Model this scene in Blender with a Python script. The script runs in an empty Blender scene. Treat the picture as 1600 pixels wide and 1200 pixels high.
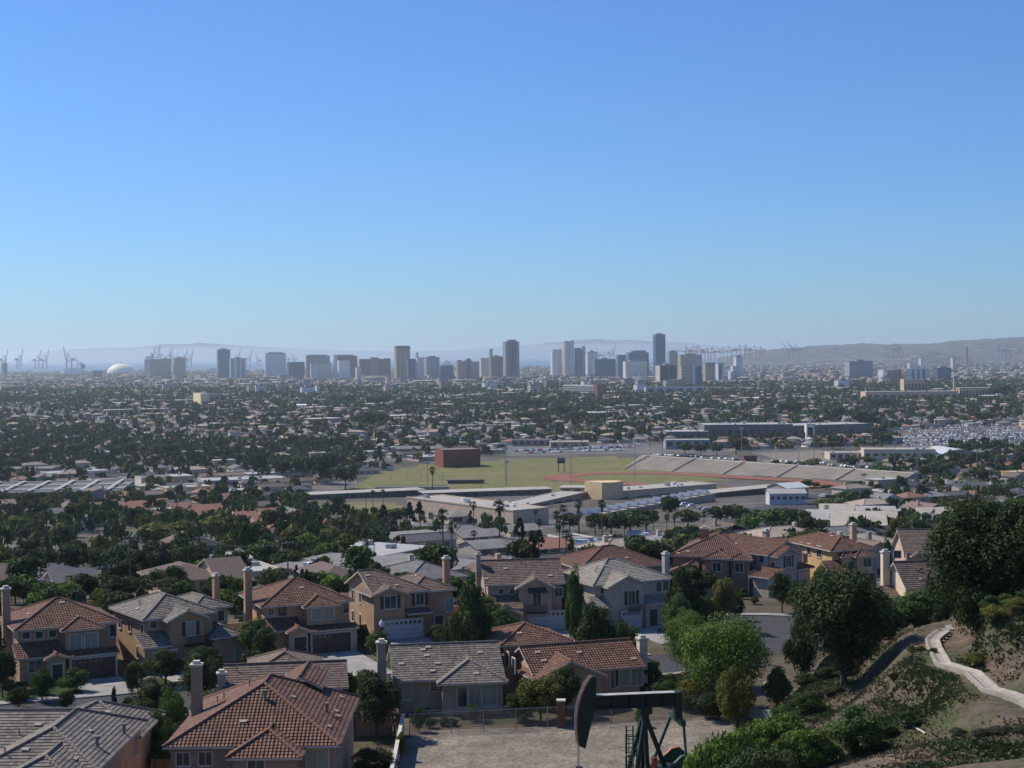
import bpy, math, random
import numpy as np
from mathutils import Vector, Matrix
R=math.radians; rnd=random.Random(7); NR=np.random.RandomState(11)
sc=bpy.context.scene; COL=sc.collection
# ------------------------------------------------------------ camera
CAMZ=100.0; FP=2400.0
ROLL=R(0.5); PITCH=R(-1.11)
Mc=Matrix.Rotation(R(90)+PITCH,3,'X')@Matrix.Rotation(-ROLL,3,'Z')
cam=bpy.data.cameras.new('camera'); co=bpy.data.objects.new('camera',cam); COL.objects.link(co)
co.location=(0,0,CAMZ); co.rotation_euler=Mc.to_euler(); cam.sensor_width=36; cam.lens=FP*36/1600
cam.clip_start=0.5; cam.clip_end=90000; sc.camera=co
CP=Vector((0,0,CAMZ))
def ray(u,v):
    d=Mc@Vector(((u-800)/FP,(600-v)/FP,-1)); return d/d.y
def P(u,v,Y): return CP+ray(u,v)*Y
def proj(p):
    q=Mc.transposed()@(Vector(p)-CP); return (800+FP*q.x/-q.z, 600-FP*q.y/-q.z)
# ------------------------------------------------------------ terrain
PY=[-100,0,10,40,70,88,100,218,262,350,500,700,900,1100,1500,3000,5000,6400,9500,11600,11900,14000]
PZ=[99,98.2,96.5,85,72,65.6,65,65,60,51,40,28,21,17,15,13,10,6,4,3,-3,-6]
HC=[(1600,1200,75),(1400,1200,88),(1250,1200,97),(1150,1200,108),(1300,1066,121),(1450,1100,97),(1480,985,121),(1470,1022,113),
    (1600,1095,88),(1600,1020,95),(1600,940,106),(1520,965,121),(1410,985,138),(1320,1010,150),(1380,950,172),(1380,1130,100),(1530,1150,84),
    (1240,1110,118),(1700,1150,80),(1750,1000,90),(1700,900,110),(1600,930,140)]
pts=[]
for u,v,Y in HC:
    p=P(u,v,Y); pts.append((p.x,p.y,p.z-float(np.interp(Y,PY,PZ))))
for y in (60,75,90,105,120,135,150,165,180): pts.append((7 if y<120 else 13 if y<150 else 20,y,0))
for (x,y) in ((24,158),(30,170),(36,180),(42,188),(46,197),(52,206),(60,214),(75,222),(95,226),(20,135),(17,120),(26,146)): pts.append((x,y,0))
for (x,y,z) in ((40,30,3),(60,40,8),(90,60,16),(110,100,18),(110,140,15),(100,180,9),(20,20,0),(5,30,0)): pts.append((x,y,z))
HP=np.array(pts)
CARVE=None
def terr(x,y):
    x=np.atleast_1d(np.asarray(x,float)); y=np.atleast_1d(np.asarray(y,float)); x,y=np.broadcast_arrays(x,y)
    z=np.interp(y,PY,PZ); m=(y<235)&(y>-20)&(x>2)
    if m.any():
        xx=x[m]; yy=y[m]; d2=(xx[:,None]-HP[:,0])**2+(yy[:,None]-HP[:,1])**2+6.0
        w=d2**-1.7; h=(w*HP[:,2]).sum(1)/w.sum(1)
        tx=np.interp(yy,[-20,60,100,120,140,155,170,185,200,215,235],[2,5,9,14.5,20,27,38,46,53,66,95]); e1=np.clip((xx-tx)/7,0,1); ed=np.clip((235-yy)/20,0,1)*e1*e1*(3-2*e1)*np.clip((yy+20)/30,0,1)
        zz=z[m]+np.maximum(h,0)*ed
        if CARVE is not None:
            d2=(xx[:,None]-CARVE[0])**2+(yy[:,None]-CARVE[1])**2; j=d2.argmin(1); w=np.clip((3.6-np.sqrt(d2.min(1)))/2.2,0,1); w=w*w*(3-2*w); zz=zz*(1-w)+(CARVE[2][j]-.16)*w
        z=z.copy(); z[m]=zz
    return z
def tz(x,y): return float(terr(x,y)[0])
def G(u,v):
    d=ray(u,v); lo=60.; Y=60.
    while Y<9000:
        p=CP+d*Y
        if p.z<=tz(p.x,p.y): break
        lo=Y; Y*=1.01
    hi=Y
    for _ in range(18):
        m=(lo+hi)/2; p=CP+d*m
        if p.z<=tz(p.x,p.y): hi=m
        else: lo=m
    return CP+d*hi
def atz(u,v,z):
    d=ray(u,v); return CP+d*((z-CAMZ)/d.z)
# ------------------------------------------------------------ tags
def tag(o,label=None,cat=None,group=None,kind=None):
    if label: o['label']=label
    if cat: o['category']=cat
    if group: o['group']=group
    if kind: o['kind']=kind
    return o
def thing(name,label,cat,loc=(0,0,0),rz=0,group=None):
    o=bpy.data.objects.new(name,None); COL.objects.link(o); o.location=loc; o.rotation_euler=(0,0,rz); o.empty_display_size=.1
    return tag(o,label,cat,group)
# ------------------------------------------------------------ materials
MC={}
def lin(c): return tuple((x/12.92 if x<=.04045 else ((x+.055)/1.055)**2.4) for x in c)
def newm(n):
    m=bpy.data.materials.new(n); m.use_nodes=True; nt=m.node_tree; b=nt.nodes['Principled BSDF']; return m,nt,b
def N(nt,t,**k):
    n=nt.nodes.new(t)
    for a,b in k.items(): setattr(n,a,b)
    return n
def mat(n,c,rough=.85,var=.2,sc_=1.0,bump=0,c2=None,orand=0,metal=0,spec=.3,bsc=8,det=5):
    if n in MC: return MC[n]
    m,nt,b=newm(n); L=nt.links.new
    tc=N(nt,'ShaderNodeTexCoord'); no=N(nt,'ShaderNodeTexNoise'); no.inputs['Scale'].default_value=sc_; no.inputs['Detail'].default_value=det; no.inputs['Roughness'].default_value=.65
    L(tc.outputs['Object'],no.inputs['Vector'])
    cr=N(nt,'ShaderNodeValToRGB'); cr.color_ramp.elements[0].position=.33; cr.color_ramp.elements[1].position=.67
    a=[x*(1-var) for x in c]; d=list(c2) if c2 else [min(1,x*(1+var)) for x in c]
    cr.color_ramp.elements[0].color=(*a,1); cr.color_ramp.elements[1].color=(*d,1); L(no.outputs['Fac'],cr.inputs['Fac']); out=cr.outputs['Color']
    if orand:
        oi=N(nt,'ShaderNodeObjectInfo'); mr=N(nt,'ShaderNodeMapRange'); mr.inputs['To Min'].default_value=1-orand; mr.inputs['To Max'].default_value=1+orand
        L(oi.outputs['Random'],mr.inputs['Value']); hs=N(nt,'ShaderNodeHueSaturation'); L(mr.outputs['Result'],hs.inputs['Value']); L(out,hs.inputs['Color'])
        mr2=N(nt,'ShaderNodeMapRange'); mr2.inputs['To Min'].default_value=.5-orand*.07; mr2.inputs['To Max'].default_value=.5+orand*.07
        mu=N(nt,'ShaderNodeMath',operation='MULTIPLY'); mu.inputs[1].default_value=7.31; fr=N(nt,'ShaderNodeMath',operation='FRACT')
        L(oi.outputs['Random'],mu.inputs[0]); L(mu.outputs[0],fr.inputs[0]); L(fr.outputs[0],mr2.inputs['Value']); L(mr2.outputs['Result'],hs.inputs['Hue'])
        out=hs.outputs['Color']
    L(out,b.inputs['Base Color']); b.inputs['Roughness'].default_value=rough; b.inputs['Metallic'].default_value=metal; b.inputs['Specular IOR Level'].default_value=spec
    if bump:
        n2=N(nt,'ShaderNodeTexNoise'); n2.inputs['Scale'].default_value=bsc; n2.inputs['Detail'].default_value=4; L(tc.outputs['Object'],n2.inputs['Vector'])
        bp=N(nt,'ShaderNodeBump'); bp.inputs['Strength'].default_value=bump; bp.inputs['Distance'].default_value=.1; L(n2.outputs['Fac'],bp.inputs['Height']); L(bp.outputs['Normal'],b.inputs['Normal'])
    MC[n]=m; return m
def multi(n,stops,sc_,rough=.95,sc2=None,bump=0,bsc=3):
    "ground: several real surface colours mixed by noise patches"
    if n in MC: return MC[n]
    m,nt,b=newm(n); L=nt.links.new; tc=N(nt,'ShaderNodeTexCoord')
    no=N(nt,'ShaderNodeTexNoise'); no.inputs['Scale'].default_value=sc_; no.inputs['Detail'].default_value=9; no.inputs['Roughness'].default_value=.72; L(tc.outputs['Object'],no.inputs['Vector'])
    cr=N(nt,'ShaderNodeValToRGB'); e=cr.color_ramp.elements
    while len(e)<len(stops): e.new(.5)
    for i,(p,c) in enumerate(stops): e[i].position=p; e[i].color=(*c,1)
    L(no.outputs['Fac'],cr.inputs['Fac']); out=cr.outputs['Color']
    if sc2:
        n3=N(nt,'ShaderNodeTexNoise'); n3.inputs['Scale'].default_value=sc2; n3.inputs['Detail'].default_value=6; n3.inputs['Roughness'].default_value=.7; L(tc.outputs['Object'],n3.inputs['Vector'])
        mr=N(nt,'ShaderNodeMapRange'); mr.inputs['From Min'].default_value=.3; mr.inputs['From Max'].default_value=.7; mr.inputs['To Min'].default_value=.6; mr.inputs['To Max'].default_value=1.4; L(n3.outputs['Fac'],mr.inputs['Value'])
        hs=N(nt,'ShaderNodeHueSaturation'); L(mr.outputs['Result'],hs.inputs['Value']); L(out,hs.inputs['Color']); out=hs.outputs['Color']
    L(out,b.inputs['Base Color']); b.inputs['Roughness'].default_value=rough; b.inputs['Specular IOR Level'].default_value=.15
    if bump:
        n2=N(nt,'ShaderNodeTexNoise'); n2.inputs['Scale'].default_value=bsc; n2.inputs['Detail'].default_value=6; L(tc.outputs['Object'],n2.inputs['Vector'])
        bp=N(nt,'ShaderNodeBump'); bp.inputs['Strength'].default_value=bump; bp.inputs['Distance'].default_value=.3; L(n2.outputs['Fac'],bp.inputs['Height']); L(bp.outputs['Normal'],b.inputs['Normal'])
    MC[n]=m; return m
def tile(n,c,c2,barrel=True,wear=.25):
    "roof tile: every tile its own tint, barrel relief as bump"
    if n in MC: return MC[n]
    m,nt,b=newm(n); L=nt.links.new; uv=N(nt,'ShaderNodeTexCoord'); fl=N(nt,'ShaderNodeVectorMath',operation='FLOOR'); L(uv.outputs['UV'],fl.inputs[0])
    wn=N(nt,'ShaderNodeTexWhiteNoise',noise_dimensions='2D'); L(fl.outputs['Vector'],wn.inputs['Vector'])
    no=N(nt,'ShaderNodeTexNoise'); no.inputs['Scale'].default_value=.35; no.inputs['Detail'].default_value=7; no.inputs['Roughness'].default_value=.75; L(uv.outputs['Object'],no.inputs['Vector'])
    ad=N(nt,'ShaderNodeMath',operation='MULTIPLY_ADD'); ad.inputs[1].default_value=.5; L(wn.outputs['Value'],ad.inputs[0])
    sb=N(nt,'ShaderNodeMath',operation='MULTIPLY'); sb.inputs[1].default_value=.55; L(no.outputs['Fac'],sb.inputs[0]); L(sb.outputs[0],ad.inputs[2])
    cr=N(nt,'ShaderNodeValToRGB'); cr.color_ramp.elements[0].position=.2; cr.color_ramp.elements[1].position=.85
    cr.color_ramp.elements[0].color=(*c,1); cr.color_ramp.elements[1].color=(*c2,1); L(ad.outputs[0],cr.inputs['Fac']); L(cr.outputs['Color'],b.inputs['Base Color'])
    b.inputs['Roughness'].default_value=.82; b.inputs['Specular IOR Level'].default_value=.25
    sx=N(nt,'ShaderNodeSeparateXYZ'); L(uv.outputs['UV'],sx.inputs[0]); m1=N(nt,'ShaderNodeMath',operation='MULTIPLY'); m1.inputs[1].default_value=6.2832; L(sx.outputs['X'],m1.inputs[0])
    sn=N(nt,'ShaderNodeMath',operation='SINE'); L(m1.outputs[0],sn.inputs[0]); ab=N(nt,'ShaderNodeMath',operation='ABSOLUTE') if not barrel else N(nt,'ShaderNodeMath',operation='ADD'); L(sn.outputs[0],ab.inputs[0])
    bp=N(nt,'ShaderNodeBump'); bp.inputs['Strength'].default_value=1.0 if barrel else .15; bp.inputs['Distance'].default_value=.05; L(ab.outputs[0],bp.inputs['Height']); L(bp.outputs['Normal'],b.inputs['Normal'])
    MC[n]=m; return m
def facade(n,wall,glass,fz=3.5,fx=3.2,dz=.5,dx=.62,rough=.6):
    if n in MC: return MC[n]
    m,nt,b=newm(n); L=nt.links.new; tc=N(nt,'ShaderNodeTexCoord'); s=N(nt,'ShaderNodeSeparateXYZ'); L(tc.outputs['Object'],s.inputs[0])
    def fr(sock,per,d):
        a=N(nt,'ShaderNodeMath',operation='DIVIDE'); a.inputs[1].default_value=per; L(sock,a.inputs[0]); f=N(nt,'ShaderNodeMath',operation='FRACT'); L(a.outputs[0],f.inputs[0])
        g=N(nt,'ShaderNodeMath',operation='LESS_THAN'); g.inputs[1].default_value=d; L(f.outputs[0],g.inputs[0]); return g.outputs[0]
    xy=N(nt,'ShaderNodeMath',operation='ADD'); L(s.outputs['X'],xy.inputs[0]); L(s.outputs['Y'],xy.inputs[1])
    k=N(nt,'ShaderNodeMath',operation='MULTIPLY'); L(fr(s.outputs['Z'],fz,dz),k.inputs[0]); L(fr(xy.outputs[0],fx,dx),k.inputs[1])
    ge=N(nt,'ShaderNodeNewGeometry'); sn=N(nt,'ShaderNodeSeparateXYZ'); L(ge.outputs['Normal'],sn.inputs[0]); lt=N(nt,'ShaderNodeMath',operation='LESS_THAN'); lt.inputs[1].default_value=.5; L(sn.outputs['Z'],lt.inputs[0])
    k2=N(nt,'ShaderNodeMath',operation='MULTIPLY'); L(k.outputs[0],k2.inputs[0]); L(lt.outputs[0],k2.inputs[1])
    mx=N(nt,'ShaderNodeMix',data_type='RGBA'); mx.inputs['A'].default_value=(*wall,1); mx.inputs['B'].default_value=(*glass,1); L(k2.outputs[0],mx.inputs['Factor']); L(mx.outputs['Result'],b.inputs['Base Color'])
    b.inputs['Roughness'].default_value=rough; b.inputs['Specular IOR Level'].default_value=.3; MC[n]=m; return m
def leaf(n,c,c2,sc_=.5,orand=.22):
    if n in MC: return MC[n]
    m,nt,b=newm(n); L=nt.links.new; tc=N(nt,'ShaderNodeTexCoord')
    no=N(nt,'ShaderNodeTexNoise'); no.inputs['Scale'].default_value=sc_; no.inputs['Detail'].default_value=3; L(tc.outputs['Object'],no.inputs['Vector'])
    cr=N(nt,'ShaderNodeValToRGB'); cr.color_ramp.elements[0].position=.35; cr.color_ramp.elements[1].position=.65; cr.color_ramp.elements[0].color=(*c,1); cr.color_ramp.elements[1].color=(*c2,1); L(no.outputs['Fac'],cr.inputs['Fac'])
    ge=N(nt,'ShaderNodeNewGeometry'); mr=N(nt,'ShaderNodeMapRange'); mr.inputs['To Min'].default_value=.7; mr.inputs['To Max'].default_value=1.35; L(ge.outputs['Random Per Island'],mr.inputs['Value'])
    oi=N(nt,'ShaderNodeObjectInfo'); m2=N(nt,'ShaderNodeMapRange'); m2.inputs['To Min'].default_value=1-orand; m2.inputs['To Max'].default_value=1+orand; L(oi.outputs['Random'],m2.inputs['Value'])
    mu=N(nt,'ShaderNodeMath',operation='MULTIPLY'); L(mr.outputs['Result'],mu.inputs[0]); L(m2.outputs['Result'],mu.inputs[1])
    hs=N(nt,'ShaderNodeHueSaturation'); L(mu.outputs[0],hs.inputs['Value']); L(cr.outputs['Color'],hs.inputs['Color']); L(hs.outputs['Color'],b.inputs['Base Color'])
    b.inputs['Roughness'].default_value=.7; b.inputs['Specular IOR Level'].default_value=.12
    tr=N(nt,'ShaderNodeBsdfTranslucent'); L(hs.outputs['Color'],tr.inputs['Color']); mi=N(nt,'ShaderNodeMixShader'); mi.inputs[0].default_value=.22
    L(b.outputs[0],mi.inputs[1]); L(tr.outputs[0],mi.inputs[2]); L(mi.outputs[0],nt.nodes['Material Output'].inputs['Surface']); MC[n]=m; return m
def glass(n,c,rough=.08,spec=.8):
    if n in MC: return MC[n]
    m,nt,b=newm(n); b.inputs['Base Color'].default_value=(*c,1); b.inputs['Roughness'].default_value=rough; b.inputs['Specular IOR Level'].default_value=spec; MC[n]=m; return m
# ------------------------------------------------------------ mesh builder
class MB:
    def __init__(s): s.v=[]; s.f=[]; s.m=[]; s.uv=[]
    def poly(s,pts,mi=0,uv=None):
        n=len(s.v); s.v+= [tuple(p) for p in pts]; s.f.append(tuple(range(n,n+len(pts)))); s.m.append(mi); s.uv+= (uv or [(0,0)]*len(pts)); return s
    def box(s,x0,x1,y0,y1,z0,z1,mi=0):
        x0,x1=min(x0,x1),max(x0,x1); y0,y1=min(y0,y1),max(y0,y1); z0,z1=min(z0,z1),max(z0,z1)
        n=len(s.v); s.v+=[(x0,y0,z0),(x1,y0,z0),(x1,y1,z0),(x0,y1,z0),(x0,y0,z1),(x1,y0,z1),(x1,y1,z1),(x0,y1,z1)]
        for q in ((3,2,1,0),(4,5,6,7),(0,1,5,4),(1,2,6,5),(2,3,7,6),(3,0,4,7)): s.f.append(tuple(n+i for i in q)); s.m.append(mi); s.uv+=[(0,0)]*4
        return s
    def prism(s,base,z0,z1,mi=0,mt=None):
        "base: ccw list of (x,y)"
        n=len(base); lo=[(x,y,z0) for x,y in base]; hi=[(x,y,z1) for x,y in base]
        s.poly(hi,mi if mt is None else mt); s.poly(lo[::-1],mi)
        for i in range(n): j=(i+1)%n; s.poly([lo[i],lo[j],hi[j],hi[i]],mi)
        return s
    def tube(s,a,b,r0,r1=None,k=6,mi=0,cap=True):
        r1=r0 if r1 is None else r1; a=Vector(a); b=Vector(b); d=(b-a)
        if d.length<1e-6: return s
        d.normalize(); t=Vector((0,0,1)) if abs(d.z)<.9 else Vector((1,0,0)); x=d.cross(t).normalized(); y=d.cross(x)
        n=len(s.v)
        for c,r in ((a,r0),(b,r1)):
            for i in range(k): an=2*math.pi*i/k; s.v.append(tuple(c+x*(r*math.cos(an))+y*(r*math.sin(an))))
        for i in range(k):
            j=(i+1)%k; s.f.append((n+j,n+i,n+k+i,n+k+j)); s.m.append(mi); s.uv+=[(0,0)]*4
        if cap:
            s.f.append(tuple(n+i for i in range(k))); s.m.append(mi); s.uv+=[(0,0)]*k
            s.f.append(tuple(n+k+i for i in reversed(range(k)))); s.m.append(mi); s.uv+=[(0,0)]*k
        return s
    def path(s,pl,r,k=5,mi=0):
        for a,b in zip(pl,pl[1:]): s.tube(a,b,r,r,k,mi)
        return s
    def beam(s,a,b,w,h,mi=0):
        "rectangular bar from a to b, w horizontal, h vertical"
        a=Vector(a); b=Vector(b); d=(b-a).normalized(); t=Vector((0,0,1)) if abs(d.z)<.95 else Vector((0,1,0)); x=d.cross(t).normalized(); y=x.cross(d)
        c=[]
        for p in (a,b):
            for sx,sy in ((-1,-1),(1,-1),(1,1),(-1,1)): c.append(tuple(p+x*sx*w/2+y*sy*h/2))
        n=len(s.v); s.v+=c
        for q in ((0,1,2,3),(7,6,5,4),(0,4,5,1),(1,5,6,2),(2,6,7,3),(3,7,4,0)): s.f.append(tuple(n+i for i in q)); s.m.append(mi); s.uv+=[(0,0)]*4
        return s
    def build(s,name,mats,parent=None,loc=None,rz=0,smooth=False):
        me=bpy.data.meshes.new(name); me.from_pydata(s.v,[],s.f)
        if not isinstance(mats,(list,tuple)): mats=[mats]
        for m in mats: me.materials.append(m)
        if len(mats)>1: me.polygons.foreach_set('material_index',s.m)
        uv=me.uv_layers.new(name='UVMap'); uv.data.foreach_set('uv',np.array(s.uv,dtype=np.float32).ravel())
        if smooth: me.polygons.foreach_set('use_smooth',[True]*len(me.polygons))
        o=bpy.data.objects.new(name,me); COL.objects.link(o); o.parent=parent
        if loc is not None: o.location=loc
        o.rotation_euler=(0,0,rz); return o
def npmesh(name,V,F,mi,mats,parent=None,loc=(0,0,0)):
    "V (n,3), F (m,4) quads, mi (m,)"
    me=bpy.data.meshes.new(name); V=np.asarray(V,dtype=np.float32); F=np.asarray(F,dtype=np.int32); k=F.shape[1]
    me.vertices.add(len(V)); me.vertices.foreach_set('co',V.ravel()); me.loops.add(F.size); me.loops.foreach_set('vertex_index',F.ravel())
    me.polygons.add(len(F)); me.polygons.foreach_set('loop_start',np.arange(0,F.size,k,dtype=np.int32))
    try: me.polygons.foreach_set('loop_total',np.full(len(F),k,dtype=np.int32))
    except Exception: pass
    for m in mats: me.materials.append(m)
    if mi is not None: me.polygons.foreach_set('material_index',np.asarray(mi,dtype=np.int32))
    me.update(calc_edges=True)
    o=bpy.data.objects.new(name,me); COL.objects.link(o); o.parent=parent; o.location=loc; return o
def dup(root,loc,rz=0,scale=(1,1,1),label=None,group=None,name=None):
    r=root.copy(); COL.objects.link(r); r.location=loc; r.rotation_euler=(0,0,rz); r.scale=scale
    if name: r.name=name
    if label: r['label']=label
    if group: r['group']=group
    def rec(o,p):
        for ch in CH.get(o.name,[]):
            c=ch.copy(); COL.objects.link(c); c.parent=p; rec(ch,c)
    rec(root,r); return r
CH={}
def reg(root):
    def rec(o):
        k=[c for c in bpy.data.objects if c.parent==o]; 
        if k: CH[o.name]=k
        for c in k: rec(c)
    rec(root); return root
def kill(root):
    for c in CH.get(root.name,[]): kill(c)
    bpy.data.objects.remove(root)
# ------------------------------------------------------------ palette
cream=(.52,.40,.29); tan=(.36,.26,.185); grey_st=(.27,.25,.235); pinkw=(.46,.30,.23); whitew=(.62,.59,.54); yel=(.60,.43,.24)
M_rust=tile('rust_clay_tile',(.11,.056,.038),(.255,.138,.092)); M_rust2=tile('brown_clay_tile',(.11,.058,.043),(.22,.12,.088)); M_greyt=tile('grey_concrete_tile',(.105,.092,.078),(.26,.225,.185),False)
M_creamt=tile('pale_concrete_tile',(.19,.17,.14),(.36,.32,.26),False); M_brownt=tile('brown_concrete_tile',(.11,.078,.06),(.22,.16,.125),False)
M_trim=mat('cream_trim_paint',(.55,.5,.42),var=.08); M_white=mat('white_paint',(.72,.71,.69),var=.06); M_dark=mat('dark_opening',(.02,.02,.02),var=.1)
M_glass=glass('window_glass',(.035,.045,.055)); M_glassl=glass('curtained_glass',(.22,.25,.22),.25)
M_black=mat('black_iron',(.015,.015,.017),.5,.1); M_metal=mat('galvanised_metal',(.35,.36,.36),.45,.15,metal=.6); M_conc=mat('concrete',(.29,.275,.25),.9,.25,.7,bump=.2)
M_wood=mat('wood_fence_boards',(.30,.20,.125),.9,.25,3); M_gdoor_b=mat('brown_garage_door',(.10,.06,.045),.6,.15); M_gdoor_w=mat('white_garage_door',(.50,.49,.5),.5,.06)
M_shut=mat('dark_shutter',(.06,.05,.045),.6,.1); M_bark=mat('bark',(.10,.075,.055),.95,.3,4,bump=.5); M_vent=mat('roof_vent_metal',(.22,.2,.18),.5,.15)
def wallm(n,c):
    c=(min(.85,c[0]*1.1),c[1]*1.0,c[2]*.88); return mat(n,c,.92,.17,.6,bump=.25,bsc=25,det=8)
SUN=4.7; SKY=.086; AIR=1.0; DUST=.3; OZ=5; SAT=1.0; HUE=.5; TINT=(.68,.995,1.42); HAZE=4.3e-5; HCOL=(.82,.94,1); HANI=.4; EXPO=0.05; HZY=46000; HZT=300; VB=2
# ------------------------------------------------------------ ground
M_hill=multi('hillside_soil',[(.32,(.04,.055,.02)),(.42,(.065,.075,.032)),(.49,(.095,.08,.05)),(.55,(.11,.085,.065)),(.60,(.17,.115,.075)),(.64,(.10,.09,.055)),(.72,(.055,.065,.028))],.11,sc2=1.6,bump=.5)
M_yard=multi('yard_soil',[(.35,(.05,.06,.025)),(.5,(.10,.08,.055)),(.65,(.13,.11,.08))],.2,sc2=2.)
M_city=multi('city_ground',[(.38,(.05,.055,.035)),(.47,(.10,.085,.065)),(.55,(.12,.11,.10)),(.66,(.17,.155,.135))],.02,sc2=.3)
M_asph=multi('asphalt',[(.3,(.05,.05,.055)),(.7,(.075,.073,.075))],.5,sc2=6)
M_lot=multi('dirt_gravel',[(.33,(.12,.10,.085)),(.45,(.185,.16,.125)),(.55,(.225,.195,.15)),(.68,(.31,.265,.195))],.25,sc2=2.5,bump=.6,bsc=2)
M_lawn=multi('lawn_grass',[(.35,(.02,.035,.01)),(.65,(.04,.062,.018))],.4,sc2=3)
M_field=multi('playing_field_grass',[(.3,(.12,.125,.04)),(.5,(.16,.15,.055)),(.7,(.20,.165,.08))],.03,sc2=.25)
M_track=multi('red_running_track',[(.3,(.22,.085,.055)),(.7,(.28,.115,.08))],.05,sc2=.6)
M_park=multi('parking_asphalt',[(.3,(.11,.105,.10)),(.7,(.17,.16,.15))],.05,sc2=1)
CARVE=None
dp=[G(u,v) for u,v in ((1474,981),(1463,992),(1457,1004),(1461,1018),(1474,1032),(1495,1048),(1520,1061),(1548,1074),(1575,1085),(1605,1097),(1640,1112),(1680,1132))]
dpl=[]
for a,b in zip(dp,dp[1:]):
    n=max(2,int((b-a).length/1.2)); dpl+= [a.lerp(b,i/n) for i in range(n)]
ZS=[tz(p.x,p.y) for p in dpl]
for _ in range(3): ZS=[sum(ZS[max(0,i-3):i+4])/len(ZS[max(0,i-3):i+4]) for i in range(len(ZS))]
CARVE=(np.array([p.x for p in dpl]),np.array([p.y for p in dpl]),np.array(ZS))
ys=list(np.arange(-30,60,2.))+list(np.arange(60,150,.75))+list(np.arange(150,240,1.5)); y=240.
while y<12500: ys.append(y); y*=1.013
ys=np.array(ys); tt=np.linspace(-1,1,241); hw=.44*np.maximum(ys,0)+45
X=tt[None,:]*hw[:,None]; Yg=np.repeat(ys[:,None],241,1); Z=terr(X.ravel(),Yg.ravel()).reshape(X.shape)
bz=np.interp(Yg,PY,PZ); V=np.stack([X,Yg,Z],-1).reshape(-1,3); r,c=np.meshgrid(np.arange(len(ys)-1),np.arange(240),indexing='ij')
i0=(r*241+c).ravel(); F=np.stack([i0,i0+1,i0+242,i0+241],-1); fy=Yg[:-1,:-1].ravel(); hm=((Z-bz)[:-1,:-1].ravel()>.25)|(fy<86)
mi=np.where(hm,0,np.where(fy<255,1,2)); g=npmesh('ground',V,F,mi,[M_hill,M_yard,M_city]); tag(g,kind='structure')
g.data.polygons.foreach_set('use_smooth',[True]*len(F))
M_sea,_nt,_b=newm('sea_water'); _b.inputs['Base Color'].default_value=(.02,.05,.09,1); _b.inputs['Roughness'].default_value=.35; _b.inputs['Specular IOR Level'].default_value=.3
s=MB().poly([(-30000,9000,0),(30000,9000,0),(46000,60000,0),(-46000,60000,0)]).build('sea',M_sea); tag(s,kind='structure')
def sheet(name,poly,m,lift=.02,res=None,kind='structure'):
    "flat polygon, or draped when res is given"
    mb=MB()
    if res is None: mb.poly([(x,y,tz(x,y)+lift) for x,y in poly])
    else:
        xs=[p[0] for p in poly]; yy=[p[1] for p in poly]
        def ins(x,y):
            k=False; n=len(poly)
            for i in range(n):
                (x1,y1),(x2,y2)=poly[i],poly[i-1]
                if (y1>y)!=(y2>y) and x<(x2-x1)*(y-y1)/(y2-y1)+x1: k=not k
            return k
        x0,y0=min(xs),min(yy); nx=int((max(xs)-x0)/res)+1; ny=int((max(yy)-y0)/res)+1
        for i in range(nx):
            for j in range(ny):
                if ins(x0+(i+.5)*res,y0+(j+.5)*res):
                    q=[(x0+(i+a)*res,y0+(j+b)*res) for a,b in ((0,0),(1,0),(1,1),(0,1))]; mb.poly([(x,y,tz(x,y)+lift) for x,y in q])
    o=mb.build(name,m); return tag(o,kind=kind)
def gpoly(px): return [(lambda p:(p.x,p.y))(G(u,v)) for u,v in px]
def flat(px,z=65.0): return [(lambda p:(p.x,p.y))(atz(u,v,z)) for u,v in px]
# street of the near houses, its kerbs, pavement
SN=[(-90,140.5),(-51.5,154.4),(-37,160.0),(-8,169.3),(15.9,177.),(26,180.3)]
def off(pl,d):
    o=[]
    for i,(x,y) in enumerate(pl):
        a=pl[max(i-1,0)]; b=pl[min(i+1,len(pl)-1)]; dx,dy=b[0]-a[0],b[1]-a[1]; l=math.hypot(dx,dy); o.append((x-dy/l*d,y+dx/l*d))
    return o
def strip(name,a,b,z,m,zb=None):
    mb=MB()
    for i in range(len(a)-1):
        q=[a[i],a[i+1],b[i+1],b[i]]
        if zb is None: mb.poly([(x,y,z) for x,y in (q[0],q[1],q[2],q[3])])
        else: mb.prism(q,zb,z)
    return tag(mb.build(name,m),kind='structure')
strip('street',off(SN,-10),SN,65.03,M_asph)
bulb=[(31+13*math.cos(t),190+13*math.sin(t)) for t in np.linspace(0,2*math.pi,29)[:-1]]
tag(MB().poly([(x,y,65.034) for x,y in bulb]).build('street',M_asph),kind='structure')
tag(MB().poly([(x,y,65.038) for x,y in ((40,186),(60,204),(54,212),(32,200))]).build('street',M_asph),kind='structure')
strip('kerb',SN[:5],off(SN,.3)[:5],65.16,M_conc,64.9); strip('kerb',off(SN,-10.3)[:5],off(SN,-10)[:5],65.16,M_conc,64.9)
strip('pavement',off(SN,.3)[:5],off(SN,1.8)[:5],65.13,M_conc,64.9); strip('pavement',off(SN,-11.8)[:5],off(SN,-10.3)[:5],65.13,M_conc,64.9)
strip('lawn',off(SN,1.8)[:5],off(SN,7)[:5],65.05,M_lawn)
strip('lawn',off(SN,-15)[:5],off(SN,-11.8)[:5],65.05,M_lawn)
ring=[(31+13.3*math.cos(t),190+13.3*math.sin(t)) for t in np.linspace(.9,3.6,20)]; ring2=[(31+14.9*math.cos(t),190+14.9*math.sin(t)) for t in np.linspace(.9,3.6,20)]
strip('pavement',ring2,ring,65.14,M_conc,64.9)
sheet('dirt_lot',flat([(655,1143),(800,1138),(950,1132),(1150,1117)])+[(20,138),(14,120),(8,100),(0,96),(-22,97)],M_lot,.03)
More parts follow.
